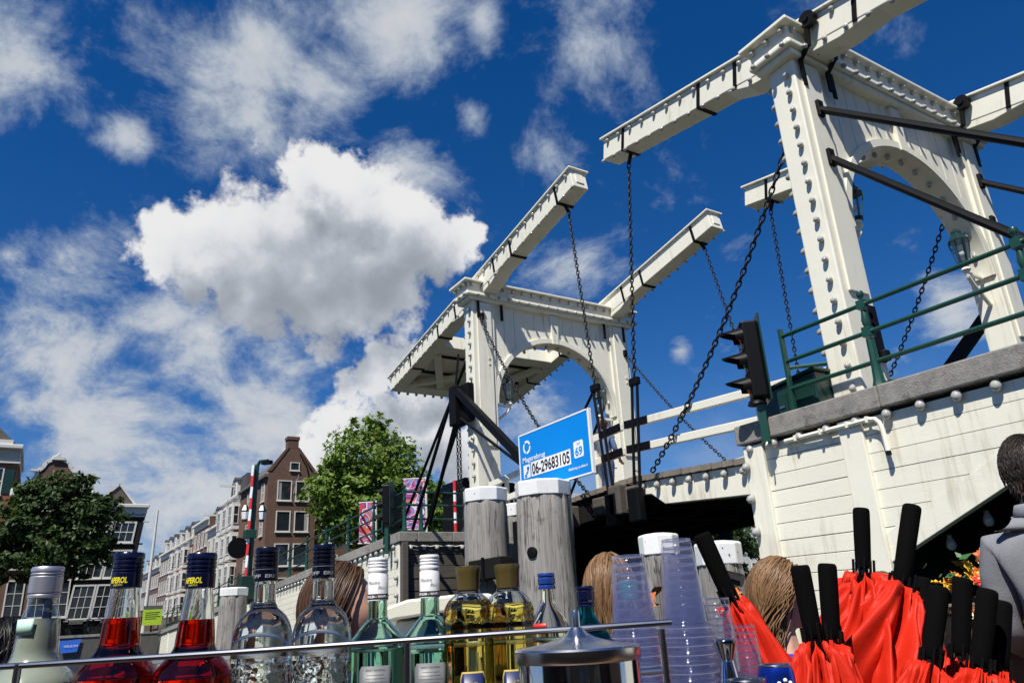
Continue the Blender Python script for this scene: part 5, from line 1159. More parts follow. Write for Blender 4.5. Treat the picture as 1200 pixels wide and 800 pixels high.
for a, lb in ((-.078, 'golden liqueur bottle with olive-brown cap, left one of the pair'), (-.024, 'golden liqueur bottle with olive-brown cap, right one of the pair')):
    bottle(lb, a, 1.07, 1.660, LI, [(.0176, 0), (.0180, -.003), (.0172, -.0075), (.0160, -.018), (.0152, -.032)], 'cap_olive', 'bottle_glass', 'spirit_gold', -.044 if a < -.05 else -.050, mod_l, ex_l, n=100, capmod=lambda t, z: 1 - .02 * (1 if abs(math.sin(6 * t)) < .12 else 0))
# 10, 11, 12 behind
BC = [(.0108, -.020), (.0110, -.030), (.0120, -.042), (.0155, -.050), (.0220, -.060), (.0282, -.072), (.0300, -.082), (.0302, -.10), (.0302, -.271)]
def ex_bc(t, P, H, co): wlabel(t, P, H, 'red_paint', .0292, -.078, -.070, .35, -.5, 'neck_label')
bottle('clear bottle with royal blue cap behind the steel pot', .032, 1.18, 1.651, BC, ridged(.0132, .023, (.006, .017)), 'cap_blue', 'bottle_glass', 'spirit_straw', -.080, extra=ex_bc)
BL = [(.0118, -.026), (.0122, -.038), (.0155, -.047), (.0235, -.058), (.0320, -.069), (.0375, -.080), (.0392, -.090), (.0392, -.250)]
def ex_bl(t, P, H, co): wlabel(t, P, H, 'cap_white', .0132, -.024, -.008, .30, .5, 'cap_seal'); wlabel(t, P, H, 'cap_white', .0400, -.19, -.090, .6, .25, 'label')
bottle('turquoise glass gin bottle with navy cap behind the steel pot', .090, 1.20, 1.63, BL, ridged(.0140, .030, (.006, .022, .026)), 'cap_navy', 'bottle_glass_blue', 'spirit_clear', -.055, extra=ex_bl)
bottle('clear bottle with teal cap seen through the left stack of cups', .178, 1.36, 1.640, [(r_ * 1.0, z) for r_, z in BC], ridged(.0165, .030, (.008, .022)), 'cap_teal', 'bottle_glass', 'spirit_clear', -.06)
# steel pot
m = mat('steel', (.66, .66, .67), .09, metal=1., var=.05, scale=8); mat('steel_brushed', (.60, .60, .61), .24, metal=1., var=.06, scale=30)
P = fg(.052, .86, ZK); pt_ = thing('steel_pot', 'polished steel pot with conical lid and tall knob', 'pot', tuple(P)); HP = 1.561 - ZK
MB().lathe([(.060, 0), (.0635, .004), (.0640, HP - .014), (.0635, HP - .012)], P, 64).build('body', 'steel', pt_, smooth='auto')
lid = MB().lathe([(.0655, HP - .014), (.0668, HP - .012), (.0668, HP - .002), (.0650, HP), (.052, HP + .0015), (.034, HP + .0045), (.020, HP + .0085), (.011, HP + .0135), (.0062, HP + .019)], P, 64).build('lid', 'steel_brushed', pt_, smooth='auto')
MB().lathe([(.0050, HP + .008), (.0047, HP + .035), (.0043, HP + .036)], P, 20).build('knob', 'steel_brushed', pt_, smooth='auto')
c_ = P + Vector((math.cos(VIEW - .9), math.sin(VIEW - .9), 0)) * .0645; MB().tube([c_ + Vector((0, 0, HP - .042)), c_ + Vector((math.cos(VIEW - .9), math.sin(VIEW - .9), 0)) * .007 + Vector((0, 0, HP - .042))], .0025, 8).build('rivet', 'steel', pt_, smooth='auto')
# plastic cups, stacked upside down
def cup_mat(name, tint, k, base, hz_=.05):
    m = bpy.data.materials.new(name); m.use_nodes = True; T = NT(m.node_tree); T.t.nodes.clear(); tr = T.n('ShaderNodeBsdfTransparent'); tr.inputs[0].default_value = (*tint, 1)
    gl = T.n('ShaderNodeBsdfGlossy'); gl.inputs[0].default_value = (.85, .88, 1., 1); gl.inputs['Roughness'].default_value = .07; lw = T.n('ShaderNodeLayerWeight'); lw.inputs[0].default_value = .5
    fac = T.m('ADD', T.m('MULTIPLY', T.m('POWER', lw.outputs['Facing'], 4.), k), base, clamp=True); mx = T.n('ShaderNodeMixShader'); T.put(mx.inputs[0], fac); T.put(mx.inputs[1], tr.outputs[0]); T.put(mx.inputs[2], gl.outputs[0])
    df = T.n('ShaderNodeBsdfTranslucent'); df.inputs[0].default_value = (.72, .74, .92, 1); m2 = T.n('ShaderNodeMixShader'); m2.inputs[0].default_value = hz_; T.put(m2.inputs[1], mx.outputs[0]); T.put(m2.inputs[2], df.outputs[0])
    o = T.n('ShaderNodeOutputMaterial'); T.put(o.inputs[0], m2.outputs[0]); MATS[name] = m
cup_mat('cup_bluish', (.984, .987, .998), .7, .036, .115); cup_mat('cup_rim', (.90, .91, .98), .8, .10, .30); cup_mat('cup_clear', (.988, .989, .990), .5, .024)
def cup_mesh(rb, rr, h, m):
    mb = MB(); pr_ = [(rb * .80, -.0035), (rb * .95, -.003), (rb, 0), (rb + (rr - rb) * .09, -h * .09), (rb + (rr - rb) * .15, -h * .10), (rb + (rr - rb) * .93, -h * .93), (rr, -h * .945), (rr + .0026, -h * .957), (rr + .0036, -h * .972), (rr + .0036, -h * .988), (rr + .0022, -h), (rr + .0002, -h * .99)]
    mb.lathe(list(reversed(pr_)), (0, 0, 0), 36, False, True); me = mb.mesh('plastic_cup', m, True); me.materials.append(MATS['cup_rim'])
    for f in me.polygons:
        if f.center.z < -h * .945: f.material_index = 1
    return me
ORD = 'first second third fourth fifth sixth seventh eighth ninth tenth eleventh twelfth thirteenth fourteenth fifteenth sixteenth seventeenth eighteenth nineteenth twentieth twenty-first twenty-second twenty-third'.split()
def cup_stack(a, b, top, rb, rr, h, step, m, label, grp_):
    me = cup_mesh(rb, rr, h, m); n = int((top - h - ZK) / step) + 1; q = random.Random(int(a * 1000))
    for k in range(n):
        z = top - (n - 1 - k) * step * 1.0; p = fg(a + q.uniform(-.0006, .0006), b, z)
        o = bpy.data.objects.new('plastic_cup', me); COL.objects.link(o); o.location = p; o.rotation_euler = (q.uniform(-.01, .01), q.uniform(-.01, .01), q.random() * 6)
        tag(o, label.replace('plastic cup', 'plastic cup, %s from the top' % ORD[n - 1 - k] if k < n - 1 else 'plastic cup, topmost').replace(' in the', ' of the', 1), 'cup', grp_)
    # the lowest rim meets the counter
    return n
cup_stack(.150, 1.12, 1.667, .0228, .0325, .098, .0120, 'cup_bluish', 'clear bluish plastic cup in the left, lower stack', 'cups of the left bluish stack')
cup_stack(.218, 1.10, 1.684, .0200, .0325, .118, .0112, 'cup_bluish', 'clear bluish plastic cup in the tallest stack', 'cups of the tallest bluish stack')
cup_stack(.286, 1.20, 1.603, .0192, .0262, .110, .0095, 'cup_clear', 'colourless plastic cup in the stack behind the jigger', 'cups of the colourless stack')
cup_stack(.328, 1.22, 1.562, .0162, .0240, .090, .0095, 'cup_clear', 'small colourless plastic cup in the lowest stack by the cans', 'cups of the lowest stack')
P = fg(.255, 1.05, ZK); jg = thing('jigger', 'steel double cone jigger standing before the cup stacks', 'jigger', tuple(P)); HJ = 1.551 - ZK
MB().lathe([(.0145, HJ), (.0150, HJ - .001), (.0142, HJ - .006), (.0082, HJ - .0235), (.0080, HJ - .025)], P, 32, False, False).build('upper_cone', 'steel', jg, smooth='auto').modifiers.new('t', 'SOLIDIFY').thickness = .0006
MB().lathe([(.0080, HJ - .025), (.0085, HJ - .027), (.0165, HJ - .072), (.0170, HJ - .075)], P, 32, False, False).build('lower_cone', 'steel', jg, smooth='auto')
MB().lathe([(.012, 0), (.012, HJ - .075)], P, 20).build('stand', 'steel', jg, smooth='auto')
def can(label, a, b, top):
    P = fg(a, b, ZK); t = thing('drink_can', label, 'can', tuple(P), 'blue drink cans'); H = top - ZK
    MB().lathe([(.022, 0), (.0258, .006), (.0258, H - .016), (.0245, H - .008), (.0228, H - .003)], P, 40).build('body', 'can_blue', t, smooth='auto')
    l_ = MB().lathe([(.0228, H - .003), (.0236, H - .001), (.0232, H), (.0212, H - .0005), (.0205, H - .004), (.002, H - .0042)], P, 40).build('lid', 'aluminium', t, smooth='auto')
    MB().box(P.x - .004, P.x + .009, P.y - .0035, P.y + .0035, P.z + H - .0035, P.z + H - .002).build('tab', 'aluminium', l_)
    for k in range(3):
        ang = VIEW + (-.2, .15, .45)[k]; c0 = Vector((P.x + .0260 * math.cos(ang), P.y + .0260 * math.sin(ang), P.z + H - .024 + .004 * (k % 2)))
        MB().ball(tuple(c0), .0032, 8, 6).build('emblem', 'cap_white', t, smooth=True)
can('blue drink can with silver lid, nearer one beside the jigger', .262, 1.0, 1.508); can('blue drink can with silver lid in front of the red umbrellas', .360, 1.2, 1.507)

# ------------------------------------------------------------------ umbrellas in a bin
m = mat('umbrella_red', (.52, .022, .009), .48, var=.08, scale=12, spec=.12, bump=.12, bscale=60)
mat('foam_black', (.0028, .0028, .003), .9, var=.1, spec=.06)
def umbrella(label, top, low, puff, seed, length=.62, hr=.0178, hl=None):
    q = random.Random(seed); p0, p1 = fg(*top), fg(*low); d = (p1 - p0).normalized(); hl = (p1 - p0).length
    t = thing('folded_umbrella', label, 'umbrella', tuple(p0 + d * (hl + length)), 'red umbrellas standing in the bin')
    a = d.orthogonal().normalized(); b2 = d.cross(a)
    def at_(s_, r_, ang): return p0 + d * s_ + (a * math.cos(ang) + b2 * math.sin(ang)) * r_
    mb = MB(); mb.tube([p0 + d * s_ for s_ in (0, .002, .006, .012, hl * .45, hl * .8, hl - .006, hl)], [hr * .80, hr * .93, hr * 1.0, hr * 1.02, hr * 1.0, hr * .95, hr * .92, hr * .80], 20); mb.build('handle', 'foam_black', t, smooth='auto')
    MB().tube([p0 + d * (hl - .01), p0 + d * (hl + length)], .007, 8).build('shaft', 'plastic_black', t, smooth='auto')
    # folded cloth: eight gores gathered round the shaft, hems loose near the handle
    N, K = 168, 34; vs = []; fs = []; ph1, ph2 = q.random() * 6, q.random() * 6; amp = [.6 + .8 * q.random() for _ in range(8)]; hem = [q.uniform(-.012, .022) for _ in range(8)]; off = [q.uniform(-.12, .12) for _ in range(8)]
    for i in range(K + 1):
        u_ = i / K; r0 = puff * (.42 + .75 * math.sin(min(1, u_ * 2.1) * math.pi * .5)) * (1 - .45 * max(0, u_ - .5))
        for k in range(N):
            ang = 2 * math.pi * k / N; g_ = 8 * k / N; gi, gf = int(g_) % 8, g_ - int(g_)
            fold = (1 - abs(2 * gf - 1)) ** .8 * amp[gi]; tw = ang + .9 * u_ + off[gi] * gf + .10 * math.sin(5 * u_ + 3 * ang + ph1)
            r_ = r0 * (.42 + .72 * fold) + puff * .07 * math.sin(17 * ang + 9 * u_ + ph2 + 2 * math.sin(7 * u_)) + puff * .05 * math.sin(31 * ang - 8 * u_ + ph1) + puff * .03 * math.sin(5 * ang + 31 * u_ + ph2)
            s_ = hl + .008 + u_ * length * .92 + (hem[gi] * (1 - abs(2 * gf - 1)) + .010 * (1 - abs(2 * gf - 1))) * (1 - u_) * 1.2
            vs.append(at_(s_, max(.008, r_), tw))
    for i in range(K):
        for k in range(N): k2 = (k + 1) % N; fs.append((i * N + k, i * N + k2, (i + 1) * N + k2, (i + 1) * N + k))
    o = MB().add(vs, fs).build('canopy', 'umbrella_red', t, smooth=True); s_ = o.modifiers.new('thick', 'SOLIDIFY'); s_.thickness = .0012
    for k in range(8):                                # rib tips round the handle's end
        ang = 2 * math.pi * (k + .5 * q.random()) / 8; r_ = hr * (.75 + .5 * q.random()); s0 = hl - .012 - .012 * q.random()
        MB().tube([at_(s0, r_ * 1.05, ang), at_(s0 + .022, r_ * 1.05, ang), at_(s0 + .07, r_ * .9, ang)], [.0028, .0028, .0014], 6).build('rib_tip', 'plastic_black', t)
    MB().tube([p0 + d * (hl - .004), p0 + d * (hl + .016)], .0105, 12).build('runner', 'plastic_black', t, smooth='auto')
    return t
UMB = [('red umbrella with tilted black handle behind the cup stacks', (.371, 1.6, 1.731), (.411, 1.6, 1.603), .062, 1), ('red umbrella in the front, leftmost of two leaning handles by the woman', (.527, 1.5, 1.654), (.530, 1.5, 1.528), .085, 2), ('red umbrella in the front, right of two handles by the woman', (.599, 1.55, 1.656), (.582, 1.55, 1.520), .09, 3),
       ('tallest upright red umbrella before the white post', (.777, 1.75, 1.780), (.755, 1.75, 1.650), .115, 4), ('tall red umbrella with thick handle leaning right', (.869, 1.7, 1.775), (.808, 1.7, 1.615), .105, 5), ('red umbrella of the right cluster, front left handle', (.783, 1.5, 1.602), (.737, 1.5, 1.480), .075, 6),
       ('red umbrella of the right cluster, rear middle handle', (.885, 1.6, 1.616), (.846, 1.6, 1.476), .075, 7), ('red umbrella of the right cluster, front right handle', (.872, 1.5, 1.592), (.822, 1.5, 1.462), .075, 8), ('red umbrella of the right cluster, rightmost thin handle', (.928, 1.56, 1.568), (.886, 1.55, 1.455), .06, 9),
       ('red umbrella half hidden behind the two tall handles', (.80, 1.84, 1.625), (.785, 1.82, 1.55), .07, 10), ('red umbrella at the back of the right cluster', (.862, 1.72, 1.622), (.835, 1.70, 1.49), .07, 11)]
for lb, p_, l_, pf_, sd in UMB: umbrella(lb, p_, l_, pf_, sd, hr=.0192 if sd == 5 else .0178)
ub = thing('umbrella_bin', 'dark bin holding the red umbrellas', 'bin', tuple(fg(.72, 1.62, .45))); P = fg(.72, 1.62, .45)
MB().lathe([(.30, 0), (.36, .55), (.375, .56), (.36, .57)], P, 32, True, False).build('wall', 'plastic_black', ub, smooth='auto').modifiers.new('t', 'SOLIDIFY').thickness = .01
# ================================================================== people
for n_, c_, r_ in (('skin', (.52, .29, .20), .5), ('hair_brown', (.050, .026, .014), .42), ('hair_light', (.20, .125, .065), .40), ('hair_dark', (.030, .022, .017), .45), ('hair_black', (.008, .007, .006), .4), ('jersey_grey', (.205, .212, .225), .9), ('shirt_blue', (.012, .05, .36), .8), ('jeans', (.05, .085, .17), .85), ('denim_jacket', (.12, .19, .32), .85), ('cloth_black', (.010, .010, .011), .9), ('trousers_dark', (.03, .03, .035), .9), ('eye_white', (.7, .7, .68), .2), ('lips', (.35, .12, .10), .5), ('shoe', (.02, .018, .016), .5)):
    mat(n_, c_, r_, var=.10 if 'hair' not in n_ else .35, scale=14 if 'hair' not in n_ else 60, bump=.25 if n_ in ('jersey_grey', 'jeans', 'denim_jacket', 'shirt_blue') else 0, bscale=180, spec=.25)
for n_, c_ in (('hair_brown', (.055, .028, .014)), ('hair_light', (.17, .095, .045)), ('hair_dark', (.032, .024, .019)), ('hair_black', (.008, .007, .006))):
    T = NT(MATS[n_].node_tree); T.put(T.t.nodes['Principled BSDF'].inputs['Base Color'], T.v('SCALE', c_, scale=T.m('ADD', .45, T.m('MULTIPLY', T.n('ShaderNodeNewGeometry').outputs['Random Per Island'], 1.1))))
def head_verts(c, yaw, pitch=0., s=1.):
    """head ellipsoid with jaw, nose, brow, sockets, lips and ears; local +Y is the face"""
    rot = Euler((pitch, 0, yaw)).to_matrix(); vs, fs = [], []; nu, nv = 40, 28
    def gs(d, t, w): return math.exp(-((d - Vector(t).normalized()).length / w) ** 2)
    for j in range(nv + 1):
        th = math.pi * j / nv
        for i in range(nu):
            ph = 2 * math.pi * i / nu; d = Vector((math.sin(th) * math.cos(ph), math.sin(th) * math.sin(ph), math.cos(th)))
            x, y, z = d.x * .077, d.y * .096, d.z * .117
            if d.z < 0: k = -d.z; x *= 1 - .30 * k ** 1.5; y = y * (1 - .16 * k) + .018 * k
            if d.y < 0: y *= 1.04
            b = .024 * gs(d, (0, 1, -.16), .15) + .010 * gs(d, (0, 1, .12), .14) + .006 * gs(d, (.33, .9, .28), .2) + .006 * gs(d, (-.33, .9, .28), .2) - .011 * gs(d, (.34, .92, .07), .17) - .011 * gs(d, (-.34, .92, .07), .17) + .007 * gs(d, (0, .9, -.52), .13) - .004 * gs(d, (0, .95, -.42), .06) + .010 * gs(d, (0, .7, -.85), .2) + .005 * gs(d, (.5, .75, -.15), .25) + .005 * gs(d, (-.5, .75, -.15), .25)
            p = Vector((x, y, z)) + d * b; vs.append(Vector(c) + rot @ (p * s))
    for j in range(nv):
        for i in range(nu): i2 = (i + 1) % nu; fs.append((j * nu + i, (j + 1) * nu + i, (j + 1) * nu + i2, j * nu + i2))
    return vs, fs, rot
def add_ears(mb, c, rot, s):
    for sx in (-1, 1):
        e = MB().ball((0, 0, 0), .03, 10, 8); m_ = Matrix.Rotation(sx * .35, 3, 'Z')
        mb.add([Vector(c) + rot @ ((m_ @ Vector((v[0] * .35, v[1] * .75, v[2] * 1.1)) + Vector((sx * .080, -.008, -.008))) * s) for v in e.v], e.f)
def skin_mesh(name, verts, edges, radii, root, sub=1):
    me = bpy.data.meshes.new(name); me.from_pydata([tuple(v) for v in verts], edges, []); o = bpy.data.objects.new(name, me); COL.objects.link(o)
    sm = o.modifiers.new('skin', 'SKIN'); sm.use_smooth_shade = True
    for i, r_ in enumerate(radii): me.skin_vertices[0].data[i].radius = r_ if isinstance(r_, tuple) else (r_, r_)
    me.skin_vertices[0].data[root].use_root = True
    ss = o.modifiers.new('sub', 'SUBSURF'); ss.levels = sub; ss.render_levels = sub; bpy.context.view_layer.update()
    ev = bpy.data.meshes.new_from_object(o.evaluated_get(bpy.context.evaluated_depsgraph_get())); bpy.data.objects.remove(o); bpy.data.meshes.remove(me)
    return ev
def figure(label, base, yaw, arms, legs, H=1.72, head_yaw=0., head_pitch=0., hair='hair_brown', hair_fn=None, top='cloth_black', bottom='jeans', seated=0., lean=0., sleeves=1., group=None, head_shift=(0, 0), collar=False):
    """arms: per side (elbow, wrist) offsets from the shoulder; legs: per side (knee, ankle) offsets from the hip; local +Y is forward"""
    k = H / 1.75; t = thing('person', label, 'person', base, group, (0, 0, yaw)); hz = seated if seated else .93 * k
    V = Vector; sp = lambda y, z: V((0, y + lean * (z - hz) , z))
    pel, wai, che, nb = sp(0, hz + .02 * k), sp(-.005, hz + .2 * k), sp(-.01, hz + .40 * k), sp(-.015, hz + .545 * k); nk = nb + V((head_shift[0] * .4, .015 + head_shift[1] * .4, .06 * k)); hc = nb + V((head_shift[0], .035 + head_shift[1], .175 * k))
    v = [pel, wai, che, nb, nk, hc + V((0, -.01, -.03))]; e = [(0, 1), (1, 2), (2, 3), (3, 4), (4, 5)]; r_ = [(.135 * k, .105 * k), (.125 * k, .095 * k), (.130 * k, .092 * k), (.075 * k, .065 * k), .052 * k, .05 * k]
    sv, se, sr = [pel + V((0, 0, -.06)), pel, wai, che, che.lerp(nb, .62), nb + V((0, 0, .000))], [(0, 1), (1, 2), (2, 3), (3, 4), (4, 5)], [(.150 * k, .122 * k), (.150 * k, .122 * k), (.145 * k, .112 * k), (.170 * k, .122 * k), (.132 * k, .106 * k), (.094 * k, .084 * k)]
    tv, te, tr_ = [pel + V((0, 0, .05)), pel + V((0, 0, -.03))], [(0, 1)], [(.142 * k, .113 * k), (.147 * k, .118 * k)]
    for s_, (eo, wo_), (ko, ao) in ((-1, arms[0], legs[0]), (1, arms[1], legs[1])):
        sh = che + V((s_ * .170 * k, 0, .032 * k)); el = sh + V(eo) * k; wr = el + V(wo_) * k; n0 = len(v); hd = (wr - el).normalized()
        v += [sh, sh.lerp(el, .5), el, el.lerp(wr, .35), wr, wr + hd * .05 * k]; r_ += [.046 * k, .046 * k, .041 * k, .042 * k, (.030 * k, .024 * k), (.040 * k, .018 * k)]; e += [(2, n0), (n0, n0 + 1), (n0 + 1, n0 + 2), (n0 + 2, n0 + 3), (n0 + 3, n0 + 4), (n0 + 4, n0 + 5)]
        sd = hd.cross(V((0, 0, 1))); sd = sd.normalized() if sd.length > .1 else V((1, 0, 0)); cu_ = hd.cross(sd)
        for q, (ofs, ln) in enumerate(((-.030, .062), (-.010, .074), (.010, .070), (.030, .056))):
            b0 = len(v); v += [wr + hd * .085 * k + sd * ofs * k, wr + hd * (.085 + ln * .55) * k + sd * ofs * k - cu_ * .010, wr + hd * (.085 + ln) * k + sd * ofs * k - cu_ * .030]; r_ += [.0098 * k, .0088 * k, .0075 * k]; e += [(n0 + 5, b0), (b0, b0 + 1), (b0 + 1, b0 + 2)]
        b0 = len(v); v += [wr + hd * .04 * k + sd * s_ * -.045 * k, wr + hd * .075 * k + sd * s_ * -.062 * k]; r_ += [.011 * k, .009 * k]; e += [(n0 + 4, b0), (b0, b0 + 1)]
        m0 = len(sv); sv += [sh, sh.lerp(el, .5), el] + ([el.lerp(wr, .4), el.lerp(wr, .93)] if sleeves == 1 else [el.lerp(wr, .3)] if sleeves > .5 else []); sr += [.076 * k, .068 * k, .058 * k] + ([.056 * k, .043 * k] if sleeves == 1 else [.054 * k] if sleeves > .5 else []); se += [(3, m0)] + [(i, i + 1) for i in range(m0, len(sv) - 1)]
        hp = pel + V((s_ * .088 * k, 0, -.03 * k)); kn = hp + V(ko) * k; an = kn + V(ao) * k; n0 = len(v); toe = an + V((s_ * .02, .13, -.035)) * k
        v += [hp, hp.lerp(kn, .5), kn, kn.lerp(an, .35), an, toe]; r_ += [.086 * k, .072 * k, .052 * k, .054 * k, .036 * k, .030 * k]; e += [(0, n0)] + [(n0 + i, n0 + i + 1) for i in range(5)]
        m0 = len(tv); tv += [hp, hp.lerp(kn, .5), kn, kn.lerp(an, .4), an + V((0, 0, .02))]; tr_ += [.104 * k, .092 * k, .074 * k, .070 * k, .062 * k]; te += [(1, m0)] + [(m0 + i, m0 + i + 1) for i in range(4)]
        MB().add([an + V((x * .042, y, z)) * 1 for x, y, z in ((-1, -.06, -.055), (1, -.06, -.055), (1.1, .18, -.06), (-1.1, .18, -.06), (-.9, -.06, .03), (.9, -.06, .03), (.8, .17, -.01), (-.8, .17, -.01))], [(0, 3, 2, 1), (4, 5, 6, 7), (0, 1, 5, 4), (1, 2, 6, 5), (2, 3, 7, 6), (3, 0, 4, 7)]).build('shoe', 'shoe', t, local=True, bevel=.02)
    sk = skin_mesh('body', v, e, r_, 0); mb = MB(); mb.add([p.co.copy() for p in sk.vertices], [tuple(f.vertices) for f in sk.polygons]); hv, hf, rot = head_verts(hc, head_yaw, head_pitch, k); mb.add(hv, hf); add_ears(mb, hc, rot, k)
    bo = mb.build('body', 'skin', t, local=True, smooth=True, fix=False); rm = bo.modifiers.new('fuse', 'REMESH'); rm.mode = 'VOXEL'; rm.voxel_size = .0075; rm.use_smooth_shade = True
    for sx in (-1, 1): MB().ball(tuple(hc + rot @ (V((sx * .031, .078, .008)) * k)), .0125 * k, 12, 8).build('eye', 'eye_white', bo, local=True, smooth=True); MB().ball(tuple(hc + rot @ (V((sx * .031, .0875, .008)) * k)), .0055 * k, 8, 6).build('iris', 'hair_dark', bo, local=True, smooth=True)
    MB().ball((0, 0, 0), .02, 10, 6, .28).build('mouth', 'lips', bo, local=True, smooth=True).matrix_local = Matrix.Translation(hc + rot @ (V((0, .088, -.052)) * k)) @ rot.to_4x4()
    def cloth(name, vv, ee, rr, m_):
        me = skin_mesh(name, vv, ee, rr, 0, 2); me.materials.clear(); me.materials.append(MATS[m_]); me.shade_smooth(); o = bpy.data.objects.new(name, me); COL.objects.link(o); o.parent = t
        tx = bpy.data.textures.get('folds') or bpy.data.textures.new('folds', 'CLOUDS'); tx.noise_scale = .09; dm = o.modifiers.new('folds', 'DISPLACE'); dm.texture = tx; dm.strength = .016; dm.mid_level = .5; return o
    cloth('top', sv, se, sr, top); cloth('trousers', tv, te, tr_, bottom)
    if collar: MB().lathe([(.092 * k, -.02), (.083 * k, .012), (.076 * k, .028)], tuple(nb + V((0, .004, .010))), 24, False, False).build('collar', top, t, local=True, smooth=True).modifiers.new('t', 'SOLIDIFY').thickness = .006
    if hair_fn: hair_fn(t, hc, rot, k, hair)
    return t
def strands(t, hc, rot, k, hair, n, length, seed, spread=.012, wave=0., root=None, thick=.0032, parting=0., gravity=1., lift=1.0, cap=1.045):
    """hair: a scalp cap and many locks that follow the skull and then fall"""
    q = random.Random(seed); mb = MB(); vs, fs, _ = head_verts((0, 0, 0), 0, 0, 1.0); sel = {}
    keep = [i for i, p in enumerate(vs) if (p.z > -.030 - .055 * (p.y < -.02) and p.y < .035 + max(0, p.z) * .15) or p.z > .082]
    ks = set(keep); cm_ = MB(); idx = {}
    for i in keep: idx[i] = len(cm_.v); cm_.v.append(tuple(hc + rot @ (vs[i] * cap * k)))
    cm_.f = [tuple(idx[i] for i in f) for f in fs if all(i in ks for i in f)]
    o = cm_.build('hair', hair, t, local=True, smooth=True, fix=False); o.modifiers.new('t', 'SOLIDIFY').thickness = -.006
    E = V3((.084, .105, .126)) * cap * 1.0
    for _ in range(n):
        i = q.choice(keep); p = vs[i]; L = length * q.uniform(.75, 1.12); pts = []; ph = q.random() * 6.3; ofs = q.uniform(.0, spread * 4)
        en = lambda c: V3((c.x / E.x, c.y / E.y, c.z / E.z)).length
        cur = p / max(.3, en(p)) * (.985 + ofs * .3); st = 9 if length > .12 else 5; side = (1 if cur.x > 0 else -1); flow = V3((side * .3 + q.gauss(0, .25), -.5 + q.gauss(0, .25), -.5)); low_ = -.055
        for j in range(st + 1):
            pts.append(hc + rot @ (cur * k)); u_ = j / st; nrm = V3((cur.x / E.x ** 2, cur.y / E.y ** 2, cur.z / E.z ** 2)).normalized()
            if cur.z > low_:
                want = V3((side * (.35 if cur.y > -.02 else .05), -.65 if cur.y > -.05 else .0, -1.)) if length > .12 else flow
                flow = (flow * .5 + want * .5); flow = flow - nrm * flow.dot(nrm) * .98
            else: flow = flow * .45 + V3((cur.x * 1.2, cur.y * .8, -1.)) * .55
            flow = flow.normalized() if flow.length > .02 else V3((0, -1, -.5)).normalized(); cur = cur + flow * (L / st)
            if wave: cur = cur + V3((math.sin(ph + j * 1.4) * wave, math.cos(ph * 1.3 + j * 1.4) * wave, 0)) * min(1, j / 3)
            if cur.z > low_: cur = cur / max(.3, en(cur)) * (1. + ofs * .35 + (.05 * u_ if length < .12 else 0))
        th = thick * q.uniform(.6, 1.3); mb.tube(pts, [th * .7] + [th] * (st - 2) + [th * .6, th * .15], 5, False)
    hm = mb.build('locks', hair, t if False else o, local=True, smooth=True, fix=False); return o
V3 = Vector
STAND = (((0, .02, -.43), (0, -.02, -.42)), ((0, .02, -.43), (0, -.02, -.42)))
SEAT = (((-.02, .42, -.02), (0, .02, -.40)), ((.02, .42, -.02), (0, .02, -.40)))
YF = math.atan2(FB.y, FB.x) - math.pi / 2             # yaw of someone facing away over the bar
DK = .45
# man in grey, back to the bar, forearms forward
figure('man in grey long-sleeved jersey seen from behind at the right edge', tuple(fg(1.83, 2.72, DK)), YF - .50, (((-.035, .03, -.30), (.10, .24, -.09)), ((.05, .04, -.29), (-.05, .26, -.05))), STAND, 1.63, .0, -.10, 'hair_dark', lambda t, hc, rot, k, h: strands(t, hc, rot, k, h, 3600, .034, 5, .022, thick=.0011, cap=1.055), 'jersey_grey', 'trousers_dark', collar=True)
# woman in blue, face turned to the right
figure('woman in blue top with long wavy light brown hair, facing right', tuple(fg(.86, 2.74, DK)), YF - 1.25, (((-.06, .08, -.26), (.06, .22, .02)), ((.06, .1, -.26), (-.04, .22, .02))), SEAT, 1.68, -.55, -.05, 'hair_light', lambda t, hc, rot, k, h: strands(t, hc, rot, k, h, 1300, .33, 8, .05, .017, thick=.0023, cap=1.06), 'shirt_blue', 'jeans', seated=.46, sleeves=.6)
wg = None
# woman with straight brown hair behind the vodka bottles
figure('woman with straight brown hair and bare shoulder behind the vodka bottles', tuple(fg(-.50, 2.05, DK)), YF - .9, (((-.06, .06, -.27), (.04, .22, .02)), ((.06, .06, -.27), (-.04, .22, .02))), SEAT, 1.72, -.6, .2, 'hair_brown', lambda t, hc, rot, k, h: strands(t, hc, rot, k, h, 800, .26, 9, .022, 0., thick=.0028, cap=1.06), 'cloth_black', 'trousers_dark', seated=.46, sleeves=0.)
figure('person with light brown hair half hidden by the left cup stack', tuple(fg(.285, 2.62, DK)), YF + .15, (((-.06, .06, -.27), (.04, .22, .02)), ((.06, .06, -.27), (-.04, .22, .02))), SEAT, 1.74, 0, 0, 'hair_light', lambda t, hc, rot, k, h: strands(t, hc, rot, k, h, 650, .24, 10, .02, .002, thick=.0028, cap=1.06), 'cloth_black', 'trousers_dark', seated=.47)
figure('person with black hair at the lower left edge', tuple(fg(-1.36, 2.05, DK)), YF - .2, (((-.06, .06, -.27), (.04, .22, .02)), ((.06, .06, -.27), (-.04, .22, .02))), SEAT, 1.60, 0, 0, 'hair_black', lambda t, hc, rot, k, h: strands(t, hc, rot, k, h, 260, .12, 12, .02, thick=.0036, cap=1.06), 'cloth_black', 'trousers_dark', seated=.42)
